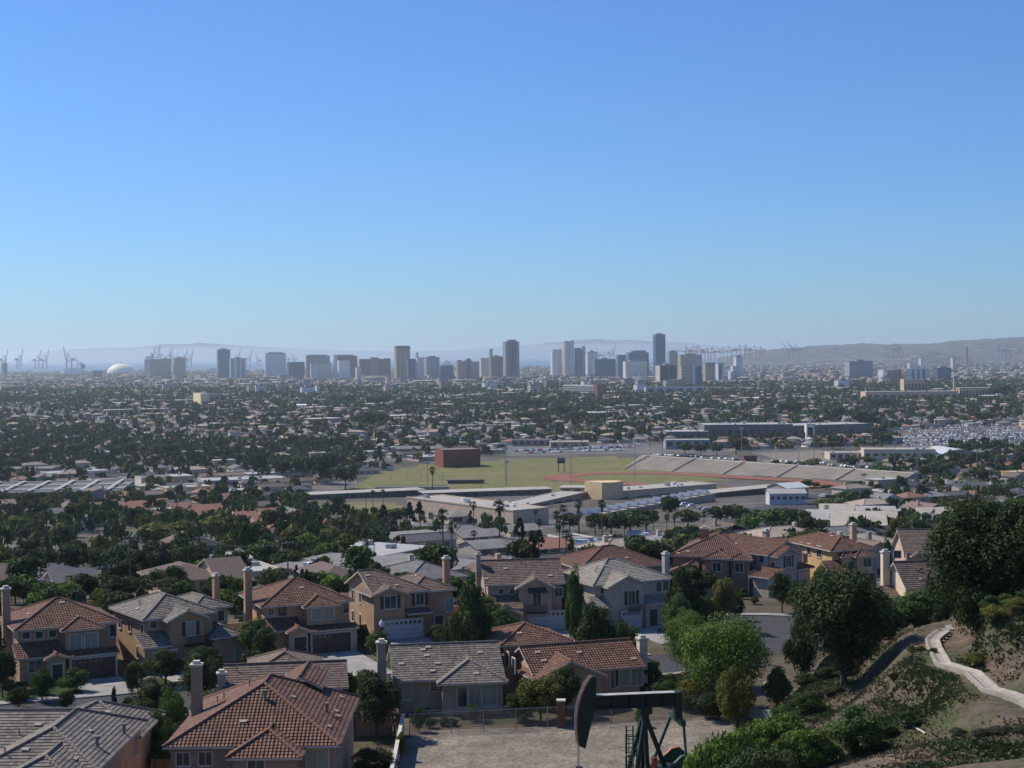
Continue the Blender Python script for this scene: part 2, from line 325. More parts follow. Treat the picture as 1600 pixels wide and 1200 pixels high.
# concrete drain on the hillside
mb=MB(); W=[]
for i,p in enumerate(dpl):
    a=dpl[max(i-2,0)]; b=dpl[min(i+2,len(dpl)-1)]; d=Vector((b.x-a.x,b.y-a.y)).normalized(); nx,ny=-d.y,d.x; row=[]
    zc=min(tz(p.x,p.y) for s in (0,))
    zL=tz(p.x+nx*1.0,p.y+ny*1.0); zR=tz(p.x-nx*1.0,p.y-ny*1.0)
    zm=ZS[i]; zL=zR=zm
    for s,z in ((.57,zL-.8),(.55,zL+.12),(.44,zL+.13),(.16,zm+.0),(-.16,zm+.0),(-.44,zR+.13),(-.55,zR+.12),(-.57,zR-.8)):
        row.append((p.x+nx*s,p.y+ny*s,z))
    W.append(row)
for a,b in zip(W,W[1:]):
    for k in range(7): mb.poly([a[k],a[k+1],b[k+1],b[k]])
sheet('pavement',gpoly([(1450,1003),(1474,980),(1489,981),(1470,1006),(1456,1016)]),M_conc,.12,.5)
o=mb.build('drainage_channel',mat('weathered_concrete',(.34,.30,.245),.9,.22,.8,bump=.2)); tag(o,'pale concrete drainage channel curving down the dry hillside at the right','drain')
# ------------------------------------------------------------ roofs
def clip(poly,n,d):
    out=[]
    for i in range(len(poly)):
        a=poly[i-1]; b=poly[i]; da=a.dot(n)-d; db=b.dot(n)-d
        if (da>=0)!=(db>=0): out.append(a.lerp(b,da/(da-db)))
        if db>=0: out.append(b)
    return out
def roof_polys(kind,x0,x1,y0,y1,z,t):
    "outer ccw polygons and cap lines. kinds: hip, gx (ridge along x), gy (ridge along y), hf (ridge y, hip in front), hr/hl (ridge x, hip at right/left), shed, shedl"
    w=x1-x0; d=y1-y0; xc=(x0+x1)/2; yc=(y0+y1)/2; V3=lambda x,y,h:Vector((x,y,z+h)); c=[V3(x0,y0,0),V3(x1,y0,0),V3(x1,y1,0),V3(x0,y1,0)]
    if kind=='hip':
        if w>=d: h=d/2*t; a=V3(x0+d/2,yc,h); b=V3(x1-d/2,yc,h); P_=[[c[0],c[1],b,a],[c[1],c[2],b],[c[2],c[3],a,b],[c[3],c[0],a]]; Ls=[(a,b),(c[0],a),(c[1],b),(c[2],b),(c[3],a)]
        else: h=w/2*t; a=V3(xc,y0+w/2,h); b=V3(xc,y1-w/2,h); P_=[[c[0],c[1],a],[c[1],c[2],b,a],[c[2],c[3],b],[c[3],c[0],a,b]]; Ls=[(a,b),(c[0],a),(c[1],a),(c[2],b),(c[3],b)]
        if abs(w-d)<.05: P_=[[v for i,v in enumerate(p) if all((v-q).length>.03 for q in p[:i])] for p in P_]
    elif kind in('gx','hr','hl'):
        h=d/2*t; a=V3(x0+(d/2 if kind=='hl' else 0),yc,h); b=V3(x1-(d/2 if kind=='hr' else 0),yc,h); P_=[[c[0],c[1],b,a],[c[2],c[3],a,b]]; Ls=[(a,b)]
        if kind=='hr': P_.append([c[1],c[2],b]); Ls+=[(c[1],b),(c[2],b)]
        if kind=='hl': P_.append([c[3],c[0],a]); Ls+=[(c[0],a),(c[3],a)]
    elif kind in('gy','hf'):
        h=w/2*t; a=V3(xc,y0+(w/2 if kind=='hf' else 0),h); b=V3(xc,y1,h); P_=[[c[1],c[2],b,a],[c[3],c[0],a,b]]; Ls=[(a,b)]
        if kind=='hf': P_.append([c[0],c[1],a]); Ls+=[(c[0],a),(c[1],a)]
    elif kind=='shed': h=d*t; P_=[[c[0],c[1],V3(x1,y1,h),V3(x0,y1,h)]]; Ls=[]
    elif kind=='shedl': h=w*t; P_=[[c[3],c[0],V3(x1,y0,h),V3(x1,y1,h)]]; Ls=[]
    return P_,Ls
def add_roof(mb,polys,lines,course=.36,lift=.05,thick=.16,capr=.12,tw=.3,fm=1,caps=True):
    for pl in polys:
        n=(pl[1]-pl[0]).cross(pl[2]-pl[0]).normalized()
        if n.z<0: pl=pl[::-1]; n=-n
        hd=Vector((0,0,1)).cross(n)
        hd=Vector((1,0,0)) if hd.length<1e-4 else hd.normalized()
        t=n.cross(hd); ts=[p.dot(t) for p in pl]; t0=min(ts); t1=max(ts); off_=pl[0].dot(n)
        if course:
            k=0
            while t0+k*course<t1-1e-4:
                a=t0+k*course; q=clip(clip([p.copy() for p in pl],t,a),-t,-(a+course))
                if len(q)>2:
                    top=[p+n*(lift*(1-(p.dot(t)-a)/course)+.002) for p in q]
                    mb.poly(top,0,[(p.dot(hd)/tw,k+.02+.96*(p.dot(t)-a)/course) for p in q])
                    for i in range(len(q)):
                        j=(i+1)%len(q)
                        if abs(q[i].dot(t)-a)<1e-3 and abs(q[j].dot(t)-a)<1e-3: mb.poly([q[i]-n*.01,q[j]-n*.01,top[j],top[i]],0,[(p.dot(hd)/tw,k+.02) for p in (q[i],q[j],q[j],q[i])])
                k+=1
        else: mb.poly(pl,0,[(p.dot(hd)/tw,(p.dot(t)-t0)/.36) for p in pl])
        lo=[p-Vector((0,0,thick)) for p in pl]; mb.poly(lo[::-1],fm)
        for i in range(len(pl)): j=(i+1)%len(pl); mb.poly([lo[i],lo[j],pl[j],pl[i]],fm)
    if caps:
        for a,b in lines:
            a=a+Vector((0,0,.06)); b=b+Vector((0,0,.06)); L=(b-a).length; nn=max(1,int(L/.42)); 
            for i in range(nn):
                p=a.lerp(b,i/nn); q=a.lerp(b,(i+1)/nn); mb.tube(p,q,capr*1.12,capr*.9,6,0)
def win_mesh(parent,ax,pos,a,z,w,h,kind='std',sgn=-1,fm=None,pane=None,name='window',mull=True):
    """window on a wall: ax 'y' = wall at y=pos facing sgn*y ; ax 'x' = wall at x=pos facing sgn*x"""
    def bx(mb,a0,a1,z0,z1,d0,d1,mi=0):
        if ax=='y': mb.box(a0,a1,pos+sgn*d0,pos+sgn*d1,z0,z1,mi)
        else: mb.box(pos+sgn*d0,pos+sgn*d1,a0,a1,z0,z1,mi)
    f=MB(); t=.11
    bx(f,a-w/2-t,a-w/2,z-t,z+h+t,-.05,.07); bx(f,a+w/2,a+w/2+t,z-t,z+h+t,-.05,.07); bx(f,a-w/2,a+w/2,z+h,z+h+t,-.05,.068); bx(f,a-w/2,a+w/2,z-t-.04,z,-.05,.10)
    if mull and w>.9: bx(f,a-.03,a+.03,z,z+h,-.05,.05)
    fo=f.build(name,fm or M_trim,parent); p=MB(); bx(p,a-w/2,a+w/2,z,z+h,-.05,.02); p.build('pane',pane or M_glass,fo)
    if kind=='shut':
        for s in (-1,1):
            q=MB(); c=a+s*(w/2+t+.24)
            for k in range(int(h/.12)): bx(q,c-.2,c+.2,z+k*.12,z+k*.12+.1,-.03,.055)
            bx(q,c-.22,c+.22,z-.04,z+h+.04,-.03,.03); q.build('shutter',M_shut,fo)
    return fo
class House:
    def __init__(s,label,L,Rr,H,D,roof,wall,rm,pitch=.42,oh=.5,group=None,base=65.0,kind='hip',trim=None,name='house',cat='house',course=.36,x1=None,vol=True):
        z=base+H; a=atz(*L,z); b=atz(*Rr,z); dx,dy=b.x-a.x,b.y-a.y; s.W=math.hypot(dx,dy); s.rz=math.atan2(dy,dx); s.H=H; s.base=base
        s.loc=Vector((a.x,a.y,base)); s.Mi=Matrix.Rotation(-s.rz,3,'Z'); s.root=thing(name,label,cat,s.loc,s.rz,group); s.wm=wallm(*wall) if isinstance(wall,tuple) else wall; s.rm=rm; s.trim=trim or M_trim
        s.walls=MB(); s.oh=oh; s.pitch=pitch; s.D=D; s.course=course; s.rp=[]; s.roofs=[]
        if vol: s.vol(0,s.W,0,D,H,kind)
    def lray(s,u,v):
        o=s.Mi@(CP-s.loc); d=s.Mi@ray(u,v); return o,d
    def at(s,u,v,y):
        o,d=s.lray(u,v); k=(y-o.y)/d.y; p=o+d*k; return p.x,p.z
    def atx(s,u,v,x):
        o,d=s.lray(u,v); k=(x-o.x)/d.x; p=o+d*k; return p.y,p.z
    def vol(s,x0,x1,y0,y1,ze,kind,pitch=None,z0=-.6,oh=None,wall=True,back=True,zr=None,ohs=None,roofm=None,caps=True):
        p=s.pitch if pitch is None else pitch; oh=s.oh if oh is None else oh; zr=ze if zr is None else zr
        if wall:
            wx0,wx1,wy0,wy1=x0+oh,x1-oh,y0+oh,(y1-oh if back else y1)
            top=zr+.02
            if kind in('gx','hl','hr','gy','hf'):
                # wall with gable ends that reach under the roof
                xc=(wx0+wx1)/2; yc=(y0+y1)/2; B=[(wx0,wy0),(wx1,wy0),(wx1,wy1),(wx0,wy1)]; lo=[(x,y,z0) for x,y in B]; hi=[(x,y,top) for x,y in B]
                for i in range(4): j=(i+1)%4; s.walls.poly([lo[i],lo[j],hi[j],hi[i]])
                h=((wy1-wy0)/2 if kind in('gx','hl','hr') else (wx1-wx0)/2)*p+oh*p-.12
                if kind=='gx' or kind=='hr': s.walls.poly([(wx0,wy1,top),(wx0,wy0,top),(wx0,wy0,top+max(0,oh*p-.14)),(wx0,(wy0+wy1)/2,top+h),(wx0,wy1,top+max(0,oh*p-.14))])
                if kind=='gx' or kind=='hl': s.walls.poly([(wx1,wy0,top),(wx1,wy1,top),(wx1,wy1,top+max(0,oh*p-.14)),(wx1,(wy0+wy1)/2,top+h),(wx1,wy0,top+max(0,oh*p-.14))])
                if kind=='gy': s.walls.poly([(wx0,wy0,top),(wx1,wy0,top),(wx1,wy0,top+max(0,oh*p-.14)),(xc,wy0,top+h),(wx0,wy0,top+max(0,oh*p-.14))])
            else: s.walls.box(wx0,wx1,wy0,wy1,z0,top)
        P_,L_=roof_polys(kind,x0,x1,y0,y1,zr,p); s.rp+=P_; mb=MB(); add_roof(mb,P_,L_,s.course,caps=caps and s.course>0); r=mb.build('roof',[roofm or s.rm,s.trim],s.root); s.roofs.append(r); return r
    def wing(s,uL,uR,v,y0,kind,y1=None,pitch=None,H=None,z0=-.6,**k):
        xa,za=s.at(uL,v,y0); xb,zb=s.at(uR,v,y0); return s.vol(xa,xb,y0,s.D*.5 if y1 is None else y1,(za if H is None else H),kind,pitch,z0,**k)
    def win(s,u,v,w,h,y,**k):
        x,z=s.at(u,v,y); return win_mesh(s.root,'y',y,x,z-h/2,w,h,**k)
    def winx(s,u,v,w,h,x,sgn=-1,**k):
        y,z=s.atx(u,v,x); return win_mesh(s.root,'x',x,y,z-h/2,w,h,sgn=sgn,**k)
    def door(s,u,y,w=1.0,h=2.1,m=None):
        x,_=s.at(u,1000,y); mb=MB().box(x-w/2,x+w/2,y-.06,y+.02,-.05,h); d=mb.build('door',m or M_shut,s.root); f=MB(); t=.14
        f.box(x-w/2-t,x-w/2,y-.1,y,-.05,h+t).box(x+w/2,x+w/2+t,y-.1,y,-.05,h+t).box(x-w/2,x+w/2,y-.1,y,h,h+t).build('door_frame',s.trim,d)
        MB().tube((x+w*.35,y-.1,1),(x+w*.35,y-.1,1.12),.04,k=5).build('handle',M_metal,d)
    def garage(s,uL,uR,y,h=2.3,m=None,ww=True):
        x0,_=s.at(uL,1000,y); x1,_=s.at(uR,1000,y); g=MB(); n=4
        for k in range(n): g.box(x0,x1,y-.09+.015*(k%2),y,k*h/n+.02,(k+1)*h/n-.015)
        go=g.build('garage_door',m or M_gdoor_w,s.root)
        if ww:
            c=8
            for k in range(c): a=x0+(x1-x0)*(k+.2)/c; b=x0+(x1-x0)*(k+.8)/c; MB().box(a,b,y-.1,y-.05,h*.8,h*.93).build('garage_window',M_glass,go)
        f=MB(); f.box(x0-.18,x0,y-.12,y,0,h+.15).box(x1,x1+.18,y-.12,y,0,h+.15).box(x0,x1,y-.12,y,h,h+.15).build('door_frame',s.trim,go); return x0,x1
    def chim(s,u,vt,y,w=.95,d=.75,z0=-.5,m=None,cap=True):
        x,zt=s.at(u,vt,y); w*=.84; d*=.9; c=MB().box(x-w/2,x+w/2,y-d/2,y+d/2,z0,zt-.35).build('chimney',m or s.wm,s.root)
        k=MB().box(x-w/2-.1,x+w/2+.1,y-d/2-.1,y+d/2+.1,zt-.45,zt-.25).box(x-w*.33,x+w*.33,y-d*.33,y+d*.33,zt-.25,zt); k.build('chimney_cap',s.trim,c); return c
    def rhit(s,u,v):
        o,d=s.lray(u,v); best=None
        for p in s.rp:
            n=(p[1]-p[0]).cross(p[2]-p[0]).normalized(); 
            if n.z<0: n=-n
            dn=d.dot(n)
            if abs(dn)<1e-6: continue
            k=(p[0]-o).dot(n)/dn; q=o+d*k; ok=True; sg=0
            for i in range(len(p)):
                a=p[i]; b=p[(i+1)%len(p)]; cr=(b.x-a.x)*(q.y-a.y)-(b.y-a.y)*(q.x-a.x)
                if abs(cr)<1e-6: continue
                if sg==0: sg=1 if cr>0 else -1
                elif (cr>0)!=(sg>0): ok=False; break
            if ok and k>0 and (best is None or k<best[0]): best=(k,q,n)
        return best
    def vents(s,lst):
        for e in lst:
            u,v=e[0],e[1]; kd=e[2] if len(e)>2 else 'p'; b=s.rhit(u,v)
            if not b: continue
            k,q,n=b; mb=MB()
            if kd=='p': mb.tube(q-Vector((0,0,.1)),q+Vector((0,0,.5)),.05,k=6).tube(q+Vector((0,0,.45)),q+Vector((0,0,.55)),.08,k=6); nm='vent_pipe'; m=M_vent
            elif kd=='P': mb.tube(q-Vector((0,0,.1)),q+Vector((0,0,.62)),.13,k=8).tube(q+Vector((0,0,.62)),q+Vector((0,0,.78)),.2,k=8); nm='vent_pipe'; m=M_vent
            elif kd=='a': mb.tube(q-Vector((0,0,.1)),q+Vector((0,0,1.5)),.035,k=5); nm='antenna'; m=M_vent
            else:
                hd=Vector((0,0,1)).cross(n).normalized(); t=n.cross(hd); c=[q+hd*a+t*b_+n*h for h in (.02,.13) for a,b_ in ((-.27,-.14),(.27,-.14),(.27,.14),(-.27,.14))]
                k0=len(mb.v)
                for qd in ((0,1,2,3),(4,5,6,7),(0,1,5,4),(1,2,6,5),(2,3,7,6),(3,0,4,7)): mb.poly([c[i] for i in qd])
                nm='roof_vent'; m=M_tv
            mb.build(nm,m,s.root)
    def done(s):
        s.walls.build('wall',s.wm,s.root); return s
M_tv=mat('pale_vent_tile',(.42,.34,.28),.8,.1)
TG='two storey houses along the street'; FG='houses in the nearest row'
tanw=('tan_stucco',(.38,.27,.19)); orw=('peach_stucco',(.47,.32,.22)); grw=('grey_beige_stucco',(.37,.31,.25)); crw=('cream_stucco',(.68,.58,.44)); blw=('pale_grey_stucco',(.43,.40,.36)); yew=('yellow_stucco',(.58,.41,.23))
def drive(h,uL,uR,y=0):
    "driveway from a garage to the kerb"
    c=Matrix.Rotation(h.rz,3,'Z'); q=[]
    for u in (uL,uR):
        x,_=h.at(u,1000,y); p=c@Vector((x,y,0))+h.loc; d=c@Vector((0,-1,0)); best=p+d*14
        for k in range(10,240):
            r=p+d*(k*.1); yy=np.interp(r.x,[a[0] for a in SN],[a[1] for a in SN])
            if r.y<yy+1.8: best=r; break
        q+=[(p,best)]
    (a,b),(c_,d_)=q
    tag(MB().poly([(b.x,b.y,65.075),(d_.x,d_.y,65.075),(c_.x,c_.y,65.075),(a.x,a.y,65.075)]).build('driveway',M_conc),kind='structure')
# --- F : rust roof house at the left end
h=House('rust tiled two storey tan house at the far left, brown double garage door','L' and (22,986),(190,971),5.6,11.,None,tanw,M_rust,.42,group=TG)
h.wing(96,165,984,-1.4,'hf',y1=6,H=5.35)
xl,_=h.at(26,1000,-1.6); h.vol(h.at(26,1020,-2.2)[0],h.at(98,1020,-2.2)[0],-2.2,.52,2.9,'shed',.45,oh=.35)
h.vol(h.at(70,1020,-3.2)[0],h.at(108,1020,-3.2)[0],-3.2,1,2.75,'gy',.4,oh=.3)
h.vol(h.at(104,1030,-2.6)[0],h.at(188,1030,-2.6)[0],-2.6,-.9,2.7,'shed',.25,oh=.25)
for u,v in ((41,993),(61,992),(82,990)): h.win(u,v,.75,.7,.5)
h.win(118,1004,1.25,1.7,-.9,pane=M_glassl); h.win(142,1001,1.3,1.7,-.9,pane=M_glassl); h.win(176,985,.7,1.3,.5); h.win(55,1041,1.3,1.2,-1.85)
h.garage(111,180,-2.35,m=M_gdoor_b); h.door(89,-2.9,1.1); h.chim(9,915,5.0,1.,.8); h.vents([(57,940),(70,934),(97,942,'f'),(125,937,'f'),(157,950,'f'),(45,960,'f')]); h.done(); drive(h,108,186,-2.6)
# --- G
h=House('grey tiled two storey tan house with gabled front bay and shuttered balcony window',(224,969),(341,956),5.7,11,None,tanw,M_greyt,.42,group=TG)
h.vol(h.at(300,956,3)[0],h.at(364,944,3)[0],3,11.5,5.7,'hip',.4)
h.wing(262,328,972,-1.6,'gy',y1=5,H=5.5)
h.vol(-.9,h.at(269,1015,-2)[0],-2.1,.52,2.9,'shed',.5,oh=.3); h.vol(h.at(330,1000,-1.5)[0],h.at(388,1000,-1.5)[0],-1.5,6,3.0,'hip',.42,oh=.35)
h.win(298,982,.95,1.5,-1.1,kind='shut',pane=M_glassl); h.win(240,976,.8,.8,.5); h.win(345,962,.8,1.2,3.5)
b=MB(); x,z=h.at(301,1000,-1.1); b.box(x-1.1,x+1.1,-2,-1.1,z-.55,z-.4)
for k in range(15): b.box(x-1.1+k*.152,x-1.06+k*.152,-2,-1.96,z-.4,z+.5)
b.box(x-1.1,x+1.1,-2.02,-1.94,z+.5,z+.56).build('balcony',M_black,h.root)
for yy in (1.6,5.5,8.5): h_=win_mesh(h.root,'x',.5,yy,3.6,.8,1.3)
win_mesh(h.root,'x',.5,3,.9,.8,1.3); h.garage(240,275,-1.8,m=mat('tan_garage_door',(.30,.24,.2),.6,.1)); h.win(372,1021,.9,1.7,-1.15,pane=M_glassl)
h.chim(337,895,9,.8,.8); h.vents([(218,944),(258,921,'P'),(215,952,'f')]); h.done(); drive(h,238,282,-2)
# --- H
h=House('rust tiled two storey peach house with tall chimney at its left end',(408,949),(553,938),5.6,11,None,orw,M_rust,.42,group=TG)
h.wing(475,534,952,-1.4,'hf',y1=6,H=5.4)
h.vol(h.at(409,985,-2.)[0],h.at(474,985,-2)[0],-2.,.52,3.0,'shed',.45,oh=.35); h.vol(h.at(449,985,-3.2)[0],h.at(486,985,-3.2)[0],-3.2,1,2.9,'gy',.42,oh=.3)
h.vol(h.at(482,998,-2.5)[0],h.at(562,998,-2.5)[0],-2.5,-.9,2.75,'shed',.25,oh=.25)
h.win(423,956,.7,.7,.5); h.win(441,955,.7,.7,.5,fm=M_shut); h.win(494,960,1.1,1.25,-.9,pane=M_glassl); h.win(514,959,1.1,1.25,-.9,pane=M_glassl); h.win(540,950,.7,1.1,.5)
x0,x1=h.garage(488,548,-2.25,m=M_gdoor_b); h.door(469,-2.9,1.5,2.3); h.chim(387,886,4.5,1.,.8); h.vents([(400,920,'f'),(471,919,'f'),(443,905),(520,925,'f')]); h.done(); drive(h,484,555,-2.5)
b=MB(); x,z=h.at(503,983,-.9); b.box(x-1.9,x+1.9,-1.5,-.9,z-.5,z-.4)
for k in range(22): b.box(x-1.9+k*.175,x-1.86+k*.175,-1.5,-1.46,z-.4,z+.45)
b.box(x-1.9,x+1.9,-1.52,-1.44,z+.45,z+.5).build('balcony',M_black,h.root)
# --- I
h=House('brown tiled two storey tan house with dark shutters above a white garage door',(582,929),(673,922),5.7,11,None,tanw,M_brownt,.40,group=TG,kind='hr')
h.vol(h.at(640,938,1.5)[0],h.at(715,938,1.5)[0],1.5,11.8,5.3,'hip',.42); h.wing(580,640,928,-.7,'gy',y1=5,H=5.6,pitch=.36)
h.win(610,941,1.5,1.5,-.2,kind='shut'); h.win(656,936,1.,1.4,.5,kind='shut'); h.garage(602,659,-.3); h.door(686,1.9,1.1); h.win(702,945,1.0,1.6,2.0,pane=M_glassl)
h.vol(h.at(638,960,-.9)[0],h.at(676,960,-.9)[0],-.9,.5,3.1,'shed',.3,oh=.2,wall=False)
for yy in (2,6,9): win_mesh(h.root,'x',.5,yy,1.0,.8,1.3); win_mesh(h.root,'x',.5,yy,3.8,.7,1.2)
h.chim(697,868,7,1.,.8,m=wallm('brick_pink',(.42,.27,.22))); h.vents([(589,910),(574,900,'f'),(650,900,'f'),(680,905,'f'),(620,915,'f')]); h.done(); drive(h,598,662,-.4)
# --- J
h=House('brown long-ridged two storey house with iron balcony and awning over a white garage door',(757,914.5),(884,911),5.7,9.5,None,('rose_stucco',(.40,.32,.27)),M_brownt,.52,group=TG,kind='gx')
h.wing(806,869,920,-1.5,'gy',y1=4.7,H=5.35,pitch=.5); h.vol(h.at(764,945,-2.6)[0],h.at(818,945,-2.6)[0],-2.6,.52,3.1,'shed',.4,oh=.3)
h.vol(h.at(764,962,-4.2)[0],h.at(818,962,-4.2)[0],-4.2,0,2.6,'gy',.4,oh=.3,wall=False)
b=MB()
for u in (767,797,815): x,_=h.at(u,960,-3.9); b.box(x-.18,x+.18,-4.05,-3.7,-.2,2.6)
x,_=h.at(791,960,-3.9); b.poly([(h.at(765,960,-3.85)[0],-3.85,2.6),(h.at(816,960,-3.85)[0],-3.85,2.6),(x,-3.85,3.9)]); b.build('porch',h.wm,h.root)
h.win(783,924,.6,.6,.5); h.win(800,924,.6,.6,.5); h.win(873,925,1.,1.1,.5); h.win(839,935,1.,1.9,-1,mull=True); h.garage(826,882,-1.05); h.door(804,-2.2,1.1)
x,z=h.at(838.5,951,-1); b=MB().box(x-1.3,x+1.3,-1.9,-1,z-.5,z-.38)
for k in range(16): b.box(x-1.3+k*.17,x-1.26+k*.17,-1.9,-1.86,z-.38,z+.55)
b.box(x-1.3,x+1.3,-1.92,-1.84,z+.55,z+.6).build('balcony',M_black,h.root)
x,z=h.at(839,921,-1); aw=MB(); aw.poly([(x-1.3,-2,z-.25),(x+1.3,-2,z-.25),(x+1.1,-1,z+.25),(x-1.1,-1,z+.25)]).poly([(x-1.3,-2,z-.31),(x+1.3,-2,z-.31),(x+1.1,-1,z+.17),(x-1.1,-1,z+.17)]).poly([(x-1.3,-2,z-.31),(x+1.3,-2,z-.31),(x+1.3,-2,z-.25),(x-1.3,-2,z-.25)]).build('awning',M_shut,h.root)
h.chim(747,862,4,.7,.7,m=wallm('rose_stucco',(.40,.32,.27))); h.vents([(790,889,'f'),(860,900,'f'),(815,880),(760,905,'f')]); h.done(); drive(h,822,884,-1.3)
# --- K
h=House('pale tiled two storey light grey house with small gabled bay and grey chimney',(927,915),(1053,903.5),5.7,11,None,blw,M_creamt,.42,group=TG)
h.wing(950,1014,920,-1.5,'gy',y1=5,H=5.5,pitch=.42); h.vol(-.6,h.at(956,960,-1.8)[0],-1.9,.52,3.0,'shed',.5,oh=.3); h.vol(h.at(1008,953,-1.6)[0],h.at(1050,953,-1.6)[0],-1.6,.52,2.9,'shed',.4,oh=.3)
h.win(942,923,.7,.7,.5); h.win(987,934,1.,1.7,-1.,kind='shut'); h.win(1029,917,.8,1.2,.5); h.win(1040,915,.8,1.2,.5); h.garage(972,1000,-1.35); h.door(1021,-1.3,1.2,2.2)
x,z=h.at(988,949,-1); b=MB().box(x-.9,x+.9,-1.6,-1,z-.4,z-.3)
for k in range(12): b.box(x-.9+k*.16,x-.86+k*.16,-1.6,-1.56,z-.3,z+.45)
b.build('balcony',M_black,h.root); h.chim(1040,861,6,.9,.8,m=wallm('grey_chimney',(.42,.41,.42))); h.vents([(931,895),(933,890),(945,885,'f'),(1000,885,'f'),(1040,897,'f')]); h.done(); drive(h,968,1003,-1.5)
# --- L : big rust roof by the cul-de-sac
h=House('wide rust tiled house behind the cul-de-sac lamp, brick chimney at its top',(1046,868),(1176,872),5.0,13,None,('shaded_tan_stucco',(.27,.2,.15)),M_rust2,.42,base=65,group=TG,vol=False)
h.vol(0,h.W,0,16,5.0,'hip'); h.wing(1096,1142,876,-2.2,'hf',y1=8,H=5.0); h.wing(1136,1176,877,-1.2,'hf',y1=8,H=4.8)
h.vol(h.at(1040,935,-3)[0],h.at(1118,935,-3)[0],-4,1,2.9,'gy',.42); h.vol(h.at(1170,900,-2)[0],h.at(1200,900,-2)[0],-2.5,3,3.,'hip',.4)
h.win(1070,886,1.2,1.1,.5); h.win(1120,886,1.2,1.2,-1.7); h.win(1155,887,1.2,1.2,-.7); h.win(1101,910,.5,1.8,-3.5); h.door(1178,-2.0,1.3,2.3); h.win(1088,905,1.4,1.3,-3.5)
h.chim(1101,822,9,1.4,1.0,m=wallm('brick_red_brown',(.32,.15,.1)),z0=3); h.vents([(1073,848),(1060,865,'f'),(1075,862,'f'),(1092,842)]); h.done()
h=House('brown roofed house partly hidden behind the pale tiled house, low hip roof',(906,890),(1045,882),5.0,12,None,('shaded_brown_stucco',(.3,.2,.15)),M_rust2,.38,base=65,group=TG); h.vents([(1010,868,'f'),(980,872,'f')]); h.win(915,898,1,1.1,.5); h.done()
# --- M
h=House('rust gabled two storey pale grey house just left of the yellow house',(1215,869),(1253,864),5.6,6.,None,('blue_grey_stucco',(.38,.36,.36)),M_rust,.45,group=TG,vol=False)
h.vol(0,h.W,0,7,5.5,'gy',.42); h.vol(-.3,h.W+3.,1.6,13,5.6,'gy',.40); h.vol(h.W-.5,h.W+3.2,.3,3,3.2,'hip',.4); h.vol(-3,.6,-1,3,2.8,'shedl',.3)
h.win(1232,877,1.0,1.6,.5,kind='shut'); h.win(1258,872,.8,1.2,2.1); h.winx(1208,884,.7,1.,.5); h.winx(1190,873,.9,1.,.2)
h.chim(1197,826,8,1.1,.8,z0=4,m=wallm('pink_chimney',(.5,.38,.34))); h.vents([(1182,857),(1150,850,'f')]); h.done()
# --- N yellow
h=House('rust hipped two storey yellow house with long sunlit side wall right of the cul-de-sac',(1298,861),(1371,857),5.7,17,None,yew,M_rust,.36,group=TG,trim=M_trim,vol=False)
h.vol(0,h.W,0,14.5,5.7,'hip'); h.wing(1315,1338,871,-1.,'hf',y1=4,H=4.9,pitch=.4); h.wing(1337,1371,871,-1.6,'hf',y1=4,H=4.9,pitch=.4); h.vol(h.at(1299,888,-2.5)[0],h.at(1340,888,-2.5)[0],-2.6,.52,2.7,'shed',.5,oh=.3)
for u,v,w in ((1280,862,1.4),(1264,858,.9),(1252,856,.9)): h.winx(u,v,w,1.6,.5)
h.win(1330,884,.9,1.3,-.5); h.win(1355,879,1.3,1.2,-1.1); h.garage(1320,1368,-1.12,m=M_gdoor_b)
h.chim(1333,816,10,1.,.9,z0=4,m=wallm('peach_chimney',(.55,.38,.27))); h.vents([(1275,845),(1262,842),(1340,848,'f'),(1300,838,'f')]); h.done()
# --- O, P
h=House('dark brown gabled house with pink end wall behind the pine, far right',(1412,864),(1485,864),5.,10,None,('pink_stucco',(.50,.38,.33)),M_brownt,.5,group=TG,vol=False,base=63.5)
h.vol(0,9,0,11,5.,'gx',.55); h.wing(1424,1446,862,-1.6,'gy',y1=4,H=4.6,pitch=.5); h.win(1402,866,1.,1.,.5); h.winx(1414,866,.9,1.3,.5); h.done()
h=House('brown gabled house with sunlit cream end wall and stepped chimney beside the tall pine',(1418,924),(1478,922),5.2,11,None,crw,M_brownt,.75,group=TG,vol=False)
h.vol(0,9,0,9,5.0,'gx',.72); h.winx(1390,905,.8,1.8,.5); h.chim(1383,858,6.4,1.1,.9,m=wallm('cream_stucco',(.68,.58,.44))); h.vol(-1.5,.6,3,6,3.9,'shed',.4,oh=.1); h.vents([(1440,905,'f')]); h.done()
# --- front row
h=House('large grey tiled hip roof house filling the bottom left corner',(-44,1206.6),(153,1205),5.5,15,None,('pink_tan_stucco',(.46,.32,.25)),M_greyt,.50,group=FG,vol=False)
h.vol(0,h.W,0,15,5.5,'hip',.45); h.vol(-14,4.6,6,14.9,5.5,'gx',.45); h.vol(2.2,h.W-.2,-4,8,5.3,'hf',.45); h.vol(-.5,h.W-.4,14,23,4.3,'hip',.45); h.winx(212,1162,1.1,1.8,h.W-.5,sgn=1,pane=M_glassl)
h.vents([(117,1118,'a'),(152,1166,'P'),(194,1146,'P'),(30,1149),(8,1180),(140,1143,'f'),(170,1113,'f'),(117,1187,'f'),(60,1133,'f'),(40,1172,'f')]); h.done()
h=House('big rust tiled hip roof house at the bottom with tall pink chimney',(254,1168),(531,1165),5.5,17,None,('grey_tan_stucco',(.31,.25,.21)),M_rust,.50,group=FG,vol=False)
h.vol(0,h.W,0,16.5,5.5,'hip',.5); h.wing(352,472,1187,-2.3,'hf',y1=7,H=5.2,pitch=.5); h.vol(h.W*.52,h.W*.8,12,18.5,7.3,'gy',.5,wall=False)
for u,v in ((286,1186),(321,1185)): h.win(u,v,.95,.95,.5)
